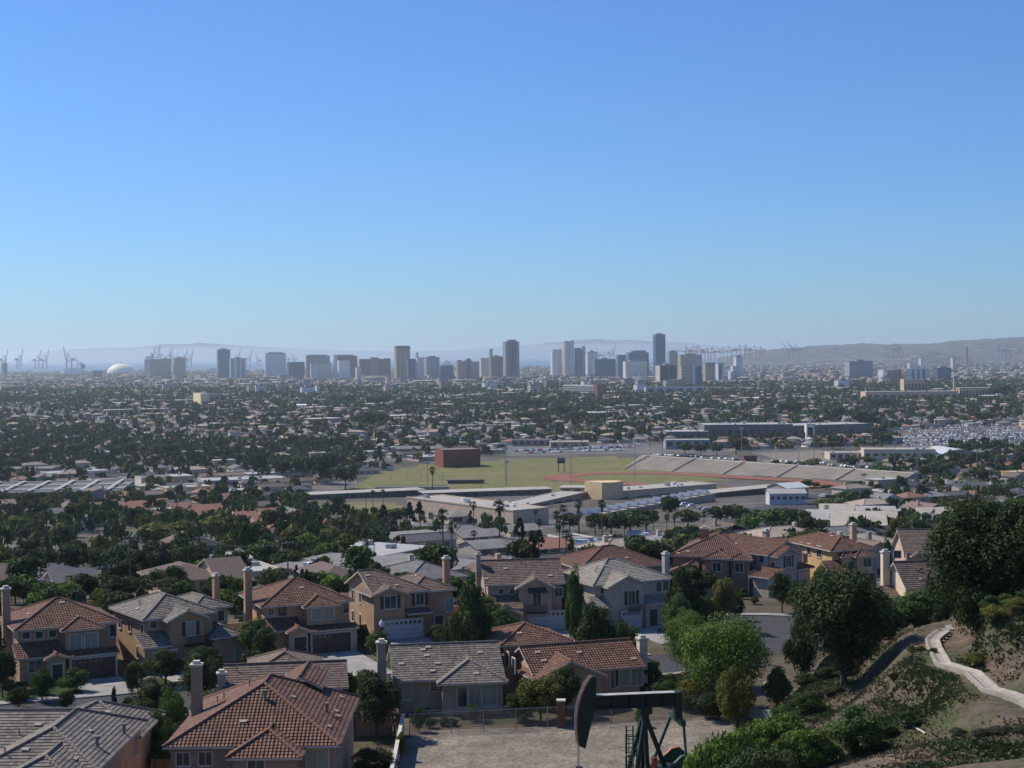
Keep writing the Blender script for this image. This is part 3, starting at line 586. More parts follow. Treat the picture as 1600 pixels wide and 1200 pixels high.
h.win(496,1187,1.6,1.6,.5,pane=M_glassl); h.win(400,1199,1.2,1.,-1.8); h.chim(307,1032,9.,.95,.9); h.vents([(414,1093,'P'),(511,1113,'P'),(458,1090,'f'),(533,1090,'f'),(525,1112,'f'),(514,1136,'f'),(380,1128,'f'),(528,1120,'f'),(390,1072),(340,1098),(350,1092)]); h.done()
h=House('faded brown tile roof behind the big rust roof, grey stub chimney at its left',(347,1082),(545,1074),4.4,8,None,tanw,M_brownt,.42,group=FG,vol=False)
h.vol(0,h.W,0,7.5,4.4,'gx',.46); h.vol(2,9.5,4,13,4.8,'hip',.42); h.chim(346,1046,1.2,.9,.8,m=wallm('grey_block_chimney',(.33,.32,.32))); h.vents([(370,1049),(450,1055,'f')]); h.done()
h=House('grey tiled single storey beige house with cross wing behind the chain link fence',(614,1065),(790,1058),3.2,10,None,grw,M_greyt,.46,group=FG,vol=False)
h.vol(0,h.W,0,10.2,3.2,'gx',.50); h.wing(684,795,1068,-1.8,'hf',y1=5,H=3.1,pitch=.46); h.win(679,1072,.8,.9,.5); h.win(631,1078,1.5,1.8,.5,pane=M_glassl); h.win(722,1089,.9,1.9,-1.3); h.win(742,1087,1.1,1.9,-1.3,pane=M_glassl); h.win(765,1086,1.4,1.9,-1.3,pane=M_glassl)
h.chim(596,998,.9,1.05,.9,m=wallm('grey_beige_stucco',(.37,.31,.25)))
h.vents([(646,1004,'p'),(697,1000,'p'),(658,1011,'p'),(671,1002,'f'),(742,998,'f'),(618,1006,'f'),(667,1025,'f'),(627,1038,'f'),(684,1037,'f'),(676,1049,'f'),(750,1020,'f'),(744,1053,'f'),(678,999,'a'),(661,1016,'f'),(669,1012,'f')]); h.done()
h=House('rust tiled cream house behind the pumpjack with white chimney at its right end',(832,1055),(1010,1041),3.4,8,None,('pale_peach_stucco',(.50,.36,.28)),M_rust,.46,group=FG,vol=False)
h.vol(0,h.W,0,8.2,3.4,'gx',.5); h.vol(-1.3,6.6,6.1,14.2,5.3,'hip',.36); h.wing(836,950,1053,-1.6,'gy',y1=4,H=3.1,pitch=.45); h.win(972,1058,1.5,1.7,.5,pane=M_glassl); h.win(995,1057,1.2,1.7,.5,pane=M_glassl); h.win(960,1060,.8,1.9,.5)
h.winx(803,1040,.9,1.4,-.8); h.winx(793,1030,.9,1.4,-.8); h.chim(1003,992,2.6,1.05,.95,m=wallm('white_chimney',(.58,.53,.46))); h.vents([(867,985,'p'),(840,1020,'f'),(905,1020,'f'),(850,1033,'f'),(990,1030,'f'),(812,990,'f')]); h.done()
# ------------------------------------------------------------ pumpjack
M_pg=mat('dark_green_machine_paint',(.010,.024,.018),.5,.25,2,spec=.5); M_pg2=mat('worn_green_machine_paint',(.035,.085,.06),.5,.3,3); M_or=mat('red_orange_paint',(.4,.11,.05),.5,.15); M_rope=mat('pale_steel_cable',(.42,.36,.27),.6,.2); M_wrn=mat('rust_edge',(.11,.055,.04),.7,.3,4)
pc=P(1006,1104,112); PJ=thing('pumpjack','dark green oil pumpjack with horsehead, walking beam and orange edged counterweights on the dirt lot','pumpjack',(pc.x,pc.y,65),R(14))
hz=pc.z-65; S=.0467
def pl(u,v,y=0): return ((u-1006)*S/math.cos(R(14)),y,hz-(v-1104)*S)
bm=MB(); w=.34
a=pl(928,1082); b=pl(1065,1085)
for (z0,z1,ww) in ((-.93,-.87,w),(-.03,.03,w)): bm.beam((a[0],0,a[2]-.0+z0+.0),(b[0],0,b[2]+z0),2*ww,.07)
bm.beam((a[0],0,a[2]-.45),(b[0],0,b[2]-.45),.12,.86)
for k in range(6): x=a[0]+(b[0]-a[0])*k/5; z=a[2]+(b[2]-a[2])*k/5; bm.box(x-.03,x+.03,-.3,.3,z-.88,z-.04)
bm.build('walking_beam',M_pg,PJ)
MB().beam((a[0]+.02,0,a[2]+.055),(b[0]-.1,0,b[2]+.055),.66,.03).build('beam_top_plate',mat('sunlit_top_paint',(.45,.42,.36),.5,.15),PJ)  # sunlight on the beam top painted as a pale skin
# horsehead: curved outline extruded
fr=[(922,1050),(914,1060),(906,1077),(901,1094),(898.5,1112),(898.5,1130),(900,1148),(903,1158)]; bk=[(911,1162),(915,1145),(920,1125),(925,1105),(928,1092),(929,1052)]
out=[pl(*p) for p in fr]+[pl(*p) for p in bk]; hh=MB()
for sg in (-.33,.33):
    q=[(x,sg,z) for x,_,z in out]; hh.poly(q if sg<0 else q[::-1],0)
n=len(out)
for i in range(n):
    p=out[i]; q=out[(i+1)%n]; hh.poly([(p[0],-.33,p[2]),(p[0],.33,p[2]),(q[0],.33,q[2]),(q[0],-.33,q[2])],1 if i<7 else (2 if i in(7,8) else 0))
ho=hh.build('horsehead',[M_pg,M_wrn,M_or,M_pg2],PJ)
for sy in (-.17,.17):
    c=MB(); pts_=[Vector((x-.05,sy,z)) for x,_,z in [pl(*p) for p in fr]]; pts_.append(Vector((pts_[-1].x-.03,sy,pl(0,1193)[2]))); c.path(pts_,.035,6); c.build('bridle_cable',M_rope,PJ)
x=pl(902,1193)[0]; MB().box(x-.12,x+.25,-.3,.3,pl(0,1195)[2],pl(0,1191)[2]).tube((x+.1,0,pl(0,1195)[2]),(x+.1,0,1.2),.035).build('carrier_bar',M_black,PJ)
# samson post
top=Vector((0,0,hz-.15)); cm=MB().box(-.4,.5,-.45,.45,hz-.5,hz-.05).box(-.2,.3,-.3,.3,hz-1.,hz-.5); cm.build('saddle_bearing',M_pg,PJ)
for (x,y) in ((-1.9,-1.5),(-1.9,1.5),(.1,-1.1),(.1,1.1)): MB().beam((-.0,y*.15,hz-.7),(x*1.0,y,0),.27,.3).build('leg',M_pg,PJ)
MB().beam((.1,-.1,hz-.7),(2.6,-.6,1.5),.34,.34).build('rear_brace',M_pg,PJ)
cb=MB()
for k,zz in enumerate((2,4,6,7.5)):
    f=1-zz/(hz-.7); cb.beam((-1.9*f,-1.5*f-.1,zz),(-1.9*f,1.5*f+.1,zz),.07,.09); cb.beam((-1.9*f,-1.5*f-.1,zz),(.1*f,-1.1*f-.1,zz),.07,.09)
cb.build('cross_brace',M_pg2,PJ)
# caged ladder
ld=MB(); lx0=pl(969,0)[0]; 
for dx in (-.25,.25): ld.beam((lx0+dx,-1.9,0),(lx0+dx+.35,-1.0,hz-1.1),.09,.09)
for k in range(26): f=k/26; ld.beam((lx0-.25+.35*f,-1.9+.9*f,(hz-1.1)*f),(lx0+.25+.35*f,-1.9+.9*f,(hz-1.1)*f),.05,.05)
ld.build('ladder',M_pg2,PJ)
cg=MB()
for k in range(5):
    f=.25+k*.17; cx=lx0+.35*f; cy=-1.9+.9*f; z=(hz-1.1)*f; r=[(cx+.42*math.cos(t),cy-.35-.42*math.sin(t),z) for t in np.linspace(-.4,math.pi+.4,10)]; cg.path([Vector(p) for p in r],.04,4)
for t in (0,.8,1.57,2.3,3.14): cg.tube((lx0+.35*.25+.42*math.cos(t),-1.9+.225-.35-.42*math.sin(t),(hz-1.1)*.25),(lx0+.35*.93+.42*math.cos(t),-1.9+.84-.35-.42*math.sin(t),(hz-1.1)*.93),.035,k=4)
cg.build('ladder_cage',M_pg2,PJ)
# tail: equaliser, pitman arms, cranks, weights, gearbox
e0=pl(1055,1112); MB().box(b[0]-.5,b[0]+.05,-.28,.28,b[2]-2.0,b[2]+.12).build('tail_bearing',M_pg,PJ)
eq=MB().beam((b[0]-.25,-1.35,e0[2]-.75),(b[0]-.25,1.35,e0[2]-.6),.35,.4); eq.build('equaliser_bar',M_pg2,PJ)
cx,cz=pl(1046,1205)[0],pl(0,1205)[2]
for sy in (-1,1):
    MB().beam((b[0]-.25,sy*1.3,e0[2]-.7),(cx+(.9 if sy<0 else -.7),sy*1.3,cz+.5),.14,.2).build('pitman_arm',M_pg2,PJ)
    cr=MB(); ang=.5 if sy<0 else .5
    d=Vector((math.cos(ang),0,math.sin(ang))); nn=Vector((-d.z,0,d.x)); c0=Vector((cx-.3,sy*.95,cz-.4))
    for q in (0,1):
        off_y=sy*(.95+.32*q)
        ring_=[c0+d*a_+nn*b_ for a_,b_ in ((-1.0,-.45),(1.5,-1.0),(2.1,-.8),(2.35,0),(2.1,.8),(1.5,1.0),(-1.,.45))]
        ring_=[Vector((p.x,off_y,p.z)) for p in ring_]; cr.poly(ring_ if sy*(1-2*q)<0 else ring_[::-1])
    r1=[c0+d*a_+nn*b_ for a_,b_ in ((-1.0,-.45),(1.5,-1.0),(2.1,-.8),(2.35,0),(2.1,.8),(1.5,1.0),(-1.,.45))]
    for i in range(7):
        p=r1[i]; q=r1[(i+1)%7]; cr.poly([(p.x,sy*.95,p.z),(q.x,sy*.95,q.z),(q.x,sy*1.27,q.z),(p.x,sy*1.27,p.z)],1)
    cr.build('counterweight',[M_pg2,M_or if sy>0 else M_pg2],PJ)
gb=MB().box(cx-1.5,cx+.6,-.6,.6,1.6,cz+.3).tube((cx-.3,-1.3,cz-.4),(cx-.3,1.3,cz-.4),.22,k=10); gb.build('gearbox',M_pg,PJ)
xo=pl(1013,0)[0]; zo=pl(0,1176)[2]; MB().box(xo-.16,xo+.16,-1.5,-1.1,zo-2,zo-.15).tube((xo,-1.5,zo-.15),(xo,-1.1,zo-.15),.16,k=10).build('crank_end',M_or,PJ); MB().box(xo+.1,xo+1.5,-1.4,-1.1,zo-2.2,zo-.9).build('belt_guard',M_pg2,PJ)
MB().box(-2.4,cx+3,-1.2,1.2,0,.5).box(cx-1.8,cx+1.5,-.9,.9,.5,1.6).build('base_frame',M_pg,PJ)
# ------------------------------------------------------------ fences
def chainlink(name,label,px,h=1.8,zt=None,step=3.,mid=True):
    pts_=[]; 
    for a_,b_ in zip(px,px[1:]):
        n=max(1,round((Vector(b_)-Vector(a_)).length/step)); pts_+= [Vector(a_).lerp(Vector(b_),i/n) for i in range(n)]
    pts_.append(Vector(px[-1])); o=thing(name,label,'fence',(pts_[0].x,pts_[0].y,tz(pts_[0].x,pts_[0].y))); L=Vector(o.location)
    g=[Vector((p.x,p.y,tz(p.x,p.y)))-L for p in pts_]
    for p in g: MB().tube(p-Vector((0,0,.2)),p+Vector((0,0,h+.05)),.045,k=6).build('post',M_metal,o)
    MB().path([p+Vector((0,0,h)) for p in g],.035,5).build('top_rail',M_metal,o)
    if mid: MB().path([p+Vector((0,0,.12)) for p in g],.02,4).build('bottom_wire',M_metal,o)
    m=MB()
    for p,q in zip(g,g[1:]): m.poly([p,q,q+Vector((0,0,h)),p+Vector((0,0,h))])
    m.build('wire_mesh',M_mesh,o); return o
M_mesh,nt_,b_=newm('chain_link_wire'); tr=N(nt_,'ShaderNodeBsdfTransparent'); mi_=N(nt_,'ShaderNodeMixShader'); b_.inputs['Base Color'].default_value=(.3,.3,.3,1); b_.inputs['Metallic'].default_value=.5
tc_=N(nt_,'ShaderNodeTexCoord'); mp=N(nt_,'ShaderNodeMapping'); mp.inputs['Rotation'].default_value=(0,R(45),0); nt_.links.new(tc_.outputs['Object'],mp.inputs['Vector']); sp=N(nt_,'ShaderNodeSeparateXYZ'); nt_.links.new(mp.outputs['Vector'],sp.inputs[0]); gs=[]
for ax_ in ('X','Z'):
    mm=N(nt_,'ShaderNodeMath',operation='MULTIPLY'); mm.inputs[1].default_value=12; ff=N(nt_,'ShaderNodeMath',operation='FRACT'); gg=N(nt_,'ShaderNodeMath',operation='LESS_THAN'); gg.inputs[1].default_value=.1
    nt_.links.new(sp.outputs[ax_],mm.inputs[0]); nt_.links.new(mm.outputs[0],ff.inputs[0]); nt_.links.new(ff.outputs[0],gg.inputs[0]); gs.append(gg)
mx_=N(nt_,'ShaderNodeMath',operation='MAXIMUM'); nt_.links.new(gs[0].outputs[0],mx_.inputs[0]); nt_.links.new(gs[1].outputs[0],mx_.inputs[1]); nt_.links.new(mx_.outputs[0],mi_.inputs[0])
nt_.links.new(tr.outputs[0],mi_.inputs[1]); nt_.links.new(b_.outputs[0],mi_.inputs[2]); nt_.links.new(mi_.outputs[0],nt_.nodes['Material Output'].inputs['Surface'])
fp=flat([(640,1150),(705,1146),(905,1136),(1150,1113)]); chainlink('chain_link_fence','long chain link fence with steel top rail behind the dirt lot',fp,2.0)
fp=flat([(655,1136),(700,1134),(800,1128)]); chainlink('chain_link_fence','short chain link run behind the long fence, beside the grey tiled house',fp,1.5)
p=atz(1153,1113,65); o=thing('gate_post','tan block pillar with cream cap at the right end of the chain link fence','pillar',(p.x,p.y,65)); MB().box(-.3,.3,-.3,.3,-.3,1.95).build('pillar',wallm('tan_block',(.4,.28,.2)),o); MB().box(-.42,.42,-.42,.42,1.95,2.12).build('cap',M_trim,o)
p=atz(877,1137,65); o=thing('gate_post','dark brown block pillar standing in the chain link fence behind the horsehead','pillar',(p.x,p.y,65)); MB().box(-.35,.35,-.35,.35,-.3,2.5).build('pillar',wallm('brown_block',(.16,.10,.07)),o); MB().box(-.42,.42,-.42,.42,2.5,2.65).build('cap',M_trim,o)
def wallrun(name,label,cat,pts_,h,t,m,capm=None,planks=False):
    o=thing(name,label,cat,(pts_[0][0],pts_[0][1],tz(*pts_[0]))); L=Vector(o.location)
    for i,(a_,b_) in enumerate(zip(pts_,pts_[1:])):
        a_=Vector((*a_,tz(*a_)))-L; b_=Vector((*b_,tz(*b_)))-L; mb=MB()
        if planks:
            n=max(1,int((b_-a_).length/.16))
            for k in range(n): mb.beam(a_.lerp(b_,(k+.04)/n)+Vector((0,0,h/2+rnd.uniform(-.015,.015))),a_.lerp(b_,(k+.96)/n)+Vector((0,0,h/2)),t,h)
        else: mb.beam(a_+Vector((0,0,h/2-.1)),b_+Vector((0,0,h/2-.1)),t,h)
        mb.build('panel',m,o)
        if capm: MB().beam(a_+Vector((0,0,h-.1+.05)),b_+Vector((0,0,h-.1+.05)),t+.12,.1).build('wall_cap',capm,o)
    return o
tb=wallm('tan_block_wall',(.42,.31,.22))
wallrun('wooden_fence','brown board fence across the yard right of the big rust roof','fence',flat([(556,1150),(628,1148)],65),1.9,.06,M_wood,None,True)
wallrun('garden_wall','pale rendered garden wall running toward the viewer beside the dirt lot','wall',flat([(630,1148),(612,1240)],65),1.9,.2,wallm('pale_render',(.52,.47,.4)),M_trim)
wallrun('wooden_fence','tan board fence between the corner grey roof and the big rust roof','fence',[(-30,126),(-24.5,126)],1.9,.06,M_wood,None,True)
wallrun('garden_wall','tan block wall between the peach house and the shuttered tan house','wall',flat([(556,1000),(582,992)],65),1.8,.2,tb)
wallrun('garden_wall','low cream wall on the street edge behind the rust house with white chimney','wall',flat([(1012,1076),(1085,1063)],65),1.2,.2,wallm('pale_render',(.5,.5,.4)))
wallrun('garden_wall','long block wall behind the street row at the terrace edge','wall',[(-75,176),(-40,190),(0,207),(30,222)],1.7,.2,tb)
p=G(1160,1120); q=G(1184,1146); o=wallrun('slope_fence','pale green fence panel running down the slope from the tan pillar','fence',[(p.x+.6,p.y),(p.x+3,p.y-6)],1.,.06,mat('pale_green_panel',(.35,.42,.38)))
# ------------------------------------------------------------ lamps
def lamp(label,u,v,vt):
    p=atz(u,v,65); top=atz(u,vt,65); H=P(u,vt,p.y).z-65; o=thing('street_lamp',label,'street lamp',(p.x,p.y,65),0,'globe street lamps')
    MB().tube((0,0,-.3),(0,0,.5),.16,.12,8).tube((0,0,.5),(0,0,H-1.),.075,.055,8).tube((0,0,H-1.),(0,0,H-.85),.16,.16,8).build('pole',M_black,o)
    g=MB(); prof=[(.05,H-.85),(.22,H-.7),(.27,H-.5),(.22,H-.3),(.1,H-.12),(.03,H)]
    for (r0,z0),(r1,z1) in zip(prof,prof[1:]): g.tube((0,0,z0),(0,0,z1),r0,r1,10,cap=False)
    g.build('globe',M_white,o,smooth=True)
lamp('black lamp post with white acorn globe above the grey tiled roof',597,1058,968)
lamp('black lamp post with white acorn globe beside the bright tree in the cul-de-sac',1126,962,911)
# ------------------------------------------------------------ trees
L_oak=leaf('dark_oak_leaf',(.036,.056,.02),(.078,.10,.036)); L_bright=leaf('bright_green_leaf',(.09,.15,.025),(.15,.21,.045)); L_mid=leaf('mid_green_leaf',(.055,.095,.026),(.10,.145,.045))
L_yel=leaf('yellow_green_leaf',(.12,.135,.03),(.185,.175,.05)); L_pine=leaf('pine_needle',(.034,.056,.02),(.075,.10,.034)); L_palm=leaf('palm_frond',(.03,.05,.02),(.07,.085,.035),2); L_cyp=leaf('cypress_leaf',(.022,.042,.02),(.04,.062,.028)); L_olive=leaf('olive_leaf',(.06,.07,.04),(.10,.105,.06)); L_red=leaf('purple_leaf',(.06,.02,.025),(.10,.03,.035))
def crown_arr(n,cl,rx,rz,zc,leafs,seed,flat_=0.0,shell=.75,cone=False):
    "leaf quads in clumps: cl clump centres in an ellipsoid (unit-ish), returns V,F"
    r=np.random.RandomState(seed); c=r.normal(size=(cl,3)); c/=np.linalg.norm(c,axis=1)[:,None]; c*=(r.uniform(.25,1,(cl,1))**.5)*.72
    if cone: c[:,2]=r.uniform(-1,1,cl); k=(1-c[:,2])/2; a=r.uniform(0,6.28,cl); q=.8*k**.8+.05; c[:,0]=np.cos(a)*q; c[:,1]=np.sin(a)*q
    cr=r.uniform(.2,.42,cl)*(1 if not cone else .6); idx=r.randint(0,cl,n); d=r.normal(size=(n,3)); d/=np.linalg.norm(d,axis=1)[:,None]; d[:,2]=np.abs(d[:,2])*np.where(r.rand(n)<.75,1,-1)
    p=c[idx]+d*(cr[idx]*(r.uniform(.3,1,n)**.4))[:,None]; p[:,0]*=rx; p[:,1]*=rx; p[:,2]=p[:,2]*rz+zc
    nn=d+r.normal(size=(n,3))*.5; nn/=np.linalg.norm(nn,axis=1)[:,None]; a=np.cross(nn,r.normal(size=(n,3))); a/=np.linalg.norm(a,axis=1)[:,None]; b=np.cross(nn,a)
    s=leafs*r.uniform(.6,1.3,(n,1)); a=a*s; b=b*s*.62
    V=np.stack([p-a-b*.4,p-b,p+a+b*.3,p+b],1).reshape(-1,3); F=np.arange(4*n).reshape(-1,4); return V,F,c,cr
def make_tree(name,label,cat,lm,H,rx,trunk,n,cl,leafs,seed,cone=False,lowest=None,group=None):
    o=thing(name,label,cat,(0,0,-500),0,group); z0=trunk if lowest is None else lowest; rz=(H-z0)/2; V,F,c,cr=crown_arr(n,cl,rx,rz,z0+rz,leafs,seed,cone=cone)
    npmesh('crown',V,F,None,[lm],o); r=random.Random(seed); t=MB(); tr_=max(.08,H*.022)
    t.tube((0,0,-.5),(0,0,z0*.9+.2),tr_*1.3,tr_,8); t.tube((0,0,z0*.9+.2),(rx*.05,0,z0+rz*1.2),tr_,tr_*.35,6)
    for k in range(0 if cone else 6):
        e=c[r.randrange(cl)]; t.tube((0,0,z0*.8+.2+r.random()*rz*.4),(e[0]*rx,e[1]*rx,e[2]*rz+z0+rz),tr_*.5,tr_*.12,5)
    t.build('trunk',M_bark,o); return reg(o)
def make_palm(label,H,seed,skirt=True):
    o=thing('palm_tree',label,'palm tree',(0,0,-500),0,'palm trees'); r=random.Random(seed); MB().tube((0,0,-.5),(.05,0,H*.5),.24,.17,7).tube((.05,0,H*.5),(.12,0,H),.17,.15,7).build('trunk',M_bark,o)
    V=[];F=[]
    for k in range(46):
        az=r.uniform(0,6.28); el=r.uniform(-1.0,1.35); L=r.uniform(1.1,1.7); d=Vector((math.cos(az)*math.cos(el),math.sin(az)*math.cos(el),math.sin(el))); s=d.cross(Vector((0,0,1))).normalized(); base=Vector((.12,0,H))
        # fan: stalk then fan blades
        tip=base+d*L*.6
        for j in range(7):
            an=(j-3)*.33; e=(d*math.cos(an)+s*math.sin(an)).normalized(); q=tip+e*L*.62-Vector((0,0,.25*L*abs(math.cos(el)))); w_=s*.07+Vector((0,0,.05)); i=len(V); V+= [tip-w_,tip+w_,q+w_*.5,q-w_*.5]; F.append((i,i+1,i+2,i+3))
        i=len(V); V+= [base-s*.03,base+s*.03,tip+s*.03,tip-s*.03]; F.append((i,i+1,i+2,i+3))
    npmesh('crown',[tuple(v) for v in V],F,None,[L_palm],o)
    if skirt:
        V=[];F=[]
        for k in range(70):
            az=r.uniform(0,6.28); z=H-r.uniform(.2,1.9); rr=.45*(1-.2*(H-z)/2); p=Vector((math.cos(az)*rr,math.sin(az)*rr,z)); s=Vector((-math.sin(az),math.cos(az),0))*.16; i=len(V); V+= [tuple(p-s),tuple(p+s),tuple(p*1+Vector((0,0,-.8))+s*.5),tuple(p+Vector((0,0,-.8))-s*.5)]; F.append((i,i+1,i+2,i+3))
        npmesh('dead_frond_skirt',V,F,None,[M_skirt],o)
    return reg(o)
M_skirt=mat('dry_frond',(.14,.10,.06),.95,.3,3)
T={}
def kindof(k,**a): T[k]=a
pr={ # prototypes: (name,cat,leaf,H,rx,trunk,n,clumps,leaf size,seed,cone,lowest)
 'pine':('pine_tree','pine tree',L_pine,10,3.6,1.2,24000,90,.125,1,False,.7),'pine2':('pine_tree','pine tree',L_pine,9,3.3,1.4,22000,90,.125,2,False,.4),
 'pepper':('pepper_tree','tree',L_bright,8,5.2,1.6,26000,110,.11,3,False,1.2),'mid':('broadleaf_tree','tree',L_mid,6,2.8,1.2,11000,48,.12,4,False,.9),
 'oak':('broadleaf_tree','tree',L_oak,6,2.8,1.2,11000,48,.12,5,False,.8),'yel':('yellowing_tree','tree',L_yel,5,2.6,1,10000,44,.115,6,False,.5),
 'bush':('shrub','shrub',L_mid,2.6,1.9,.3,9000,34,.07,7,False,.0),'bushb':('shrub','shrub',L_bright,2.6,1.9,.3,9000,34,.07,8,False,.0),'olive':('olive_shrub','shrub',L_olive,2.6,1.7,.3,9000,34,.07,9,False,.0),
 'oakb':('shrub','shrub',L_oak,2.6,1.9,.3,9000,34,.07,17,False,.0),'yelb':('shrub','shrub',L_yel,2.4,1.9,.3,9000,34,.07,18,False,.0),
 'cyp':('cypress_tree','cypress tree',L_cyp,8,1.1,.3,3500,60,.15,10,True,.2),'red':('purple_leaf_tree','tree',L_red,5,2.4,1,4000,30,.17,11,False,.6)}
PRT={}
def proto(k):
    if k not in PRT:
        nm,cat,lm,H,rx,tk,n,cl,ls,sd_,cone,low=pr[k]; PRT[k]=(make_tree(nm,'x',cat,lm,H,rx,tk,n,cl,ls,sd_,cone,low),H,rx)
    return PRT[k]
def near(k,label,u,vt,vb,Y,wpx,group='trees and shrubs near the street row'):
    "tree of kind k: crown top pixel vt, base pixel vb, at distance Y, crown width in pixels"
    o,H,rx=proto(k); p=P(u,vb,Y); g=tz(p.x,p.y); top=P(u,vt,Y).z; h=max(top-g,.6); w_=wpx*Y/2400/2
    if w_>h*.95 and k!='pepper':
        n=int(w_*1.3/h)+1; n=max(2,n)
        for i in range(n):
            x=p.x-w_+2*w_*(i+.5)/n; y=p.y+rnd.uniform(-.8,.8); s=w_/n*1.5; dup(o,(x,y,tz(x,y)),rnd.uniform(0,6.28),(s/rx,s/rx,h/H*rnd.uniform(.75,1.1)),label+', '+('left end' if i==0 else 'right end' if i==n-1 else ['middle','just right of its middle','past its middle','further right','near its right end'][min(i-1,4)]),group)
        return
    return dup(o,(p.x,p.y,g),rnd.uniform(0,6.28),(w_/rx,w_/rx,h/H),label,group)
for e in [
 ('pine','tall dark pine rising at the right edge above the hillside',1532,766,985,117,195),('pine2','second dark pine cut by the right edge of the view',1612,762,985,113,160),('oak','dark rounded tree under the tall right-hand pine',1500,880,990,124,90),
 ('yel','olive tinged tree crown between the two right-hand pines',1590,790,960,125,70),
 ('pine2','dark spreading pine on the slope right of the cul-de-sac road',1318,878,1066,121,165),('mid','green tree leaning against the slope pine on its right',1372,925,1030,133,95),('mid','light green tree below the cream gable wall',1430,920,1010,140,90),('oak','dark tree at the upper end of the concrete channel',1465,905,990,150,80),('oakb','dark thicket left of the upper concrete channel',1400,960,1020,140,110),
 ('pepper','big bright green pepper tree in front of the cul-de-sac',1128,956,1098,150,170),('oak','dark low tree left of the slope pine at the road edge',1252,960,1050,150,60),('mid','green tree filling the foot of the slope pine on the right',1340,985,1060,128,90),('oakb','dark shrub at the trunk of the slope pine',1290,1035,1075,124,90),('mid','green shrubby tree behind the slope pine',1345,900,980,165,70),('oak','dark tree between the cream gable wall and the slope pine',1385,925,985,160,60),
 ('pepper','smaller bright green tree merging into the big pepper tree on its left',1072,948,1050,163,80),('yelb','yellow green shrub mass under the big pepper tree',1150,1040,1112,143,75),('bush','dark green shrub right of the pepper tree trunk',1215,1040,1095,148,60),
 ('bushb','large rounded shrub at the bottom just right of the pumpjack',1130,1118,1230,93,150),('bushb','bright rounded shrub right of the pumpjack shrub',1215,1108,1215,96,130),('bush','wide green shrub at the bottom centre of the hillside',1300,1112,1220,92,160),('bush','dark shrub at the lower right of the bottom shrub mass',1375,1135,1215,93,120),('bushb','bright green shrub on top of the bottom shrub mass',1255,1130,1230,91,110),('oakb','dark shrub filling the bottom edge below the hillside shrubs',1180,1160,1260,90,180),
 ('olive','grey green low shrub at the lower right corner',1560,1130,1185,82,140),('bush','small green shrub on the bare slope below the channel',1240,1085,1130,118,80),('olive','low olive shrub between the pepper tree and the slope',1275,1075,1110,120,80),('bush','dark shrub in the shadow of the slope pine',1440,1022,1055,112,45),('oakb','small dark shrub on the bare slope',1396,1050,1078,108,20),
 ('oakb','dark shrub over the channel top',1530,905,975,115,110),('bush','scrubby green shrub on the upper right slope',1590,920,965,108,120),('yelb','yellowish low shrub above the concrete channel',1560,955,990,104,100),
 ('yel','yellow green tree in front of the rust house left part',845,1048,1120,146,85),('mid','green tree behind the horsehead in front of the rust house',885,1040,1110,148,60),('bush','green shrub at the fence below the rust house',810,1078,1125,146,50),('bush','hedge shrub right of the rust house with white chimney',1040,1062,1100,152,60),('yelb','yellow green hedge shrub left of the pepper tree base',1080,1060,1105,150,70),('oakb','dark hedge shrub behind the chain link fence',1110,1078,1115,146,70),
 ('oak','dark olive tree between the big rust roof and the grey tiled house',588,1048,1128,140,92),('bushb','bright shrub top right behind the dark olive tree',548,1040,1100,146,35),('oakb','dark shrub in the yard beside the pale garden wall',585,1165,1225,125,80),('bush','small shrub at the left end of the chain link fence',655,1105,1145,142,28),('bushb','bright weed clump at the yard wall',626,1140,1170,132,22),('olive','weedy shrub behind the chain link fence',700,1120,1145,144,30),
 ('oak','dark tree in front of the grey tiled two storey house',315,1012,1078,151,85),('bushb','bright green shrub beside the tall pink chimney',272,1068,1130,137,52),('bush','round green shrub above the corner grey roof',202,1088,1112,150,35),('mid','loose green tree between the two front roofs',240,1108,1170,130,62),('bush','dark green shrub left of the big rust eave',262,1120,1170,128,40),
 ('bush','rounded green shrub in front of the far left house porch',66,1044,1090,156,50),('oak','dark tree at the far left edge of the street row',4,1010,1100,158,50),('cyp','dark cypress at the left edge beside the chimney',-4,925,1085,163,40),('oakb','dark shrub beside the far left driveway',104,1078,1115,152,32),('oakb','low dark shrub at the kerb far left',30,1072,1098,153,40),
 ('oak','dark green tree left of the peach house entry',412,982,1050,157,70),('oakb','dark shrub between the first two houses of the row',205,1035,1080,158,30),('oakb','dark shrub beside the brown garage door',330,1010,1060,160,30),
 ('oak','dark feathery tree left of the balcony house porch',737,903,995,161,78),('olive','silvery shrub between the shuttered house and the balcony house',697,960,1000,163,32),('oak','dark round tree between the balcony house and the pale grey house',932,938,1003,161,80),('bush','green shrub in front of the pale grey house garage',975,968,1010,164,60),('mid','slim green tree on the right of the balcony house',899,884,965,172,40),('oakb','dark shrub under the pale grey house wall',915,965,1000,165,36),
 ('oak','dark tree right of the pale grey house',1066,882,985,186,58),('mid','green tree in front of the dark tree right of the pale grey house',1060,928,990,180,60),('yel','bright yellow green round tree beside the cul-de-sac lamp',1130,893,960,192,48),('oakb','dark shrub below the bright round tree',1100,930,985,186,60),('oakb','dark shrub at the doorway of the shaded rust house',1150,925,965,200,30),('oak','dark tree in front of the pale grey gabled house',1222,893,950,205,50),('mid','green tree before the yellow house side wall',1287,880,935,207,45),('oak','dark tree low right of the cul-de-sac',1250,905,970,200,50),('mid','leafy tree between the yellow house and the brown gable house',1385,838,880,228,22),('oak','dark tree in front of the yellow house garage',1318,915,962,203,46)]: near(*e)
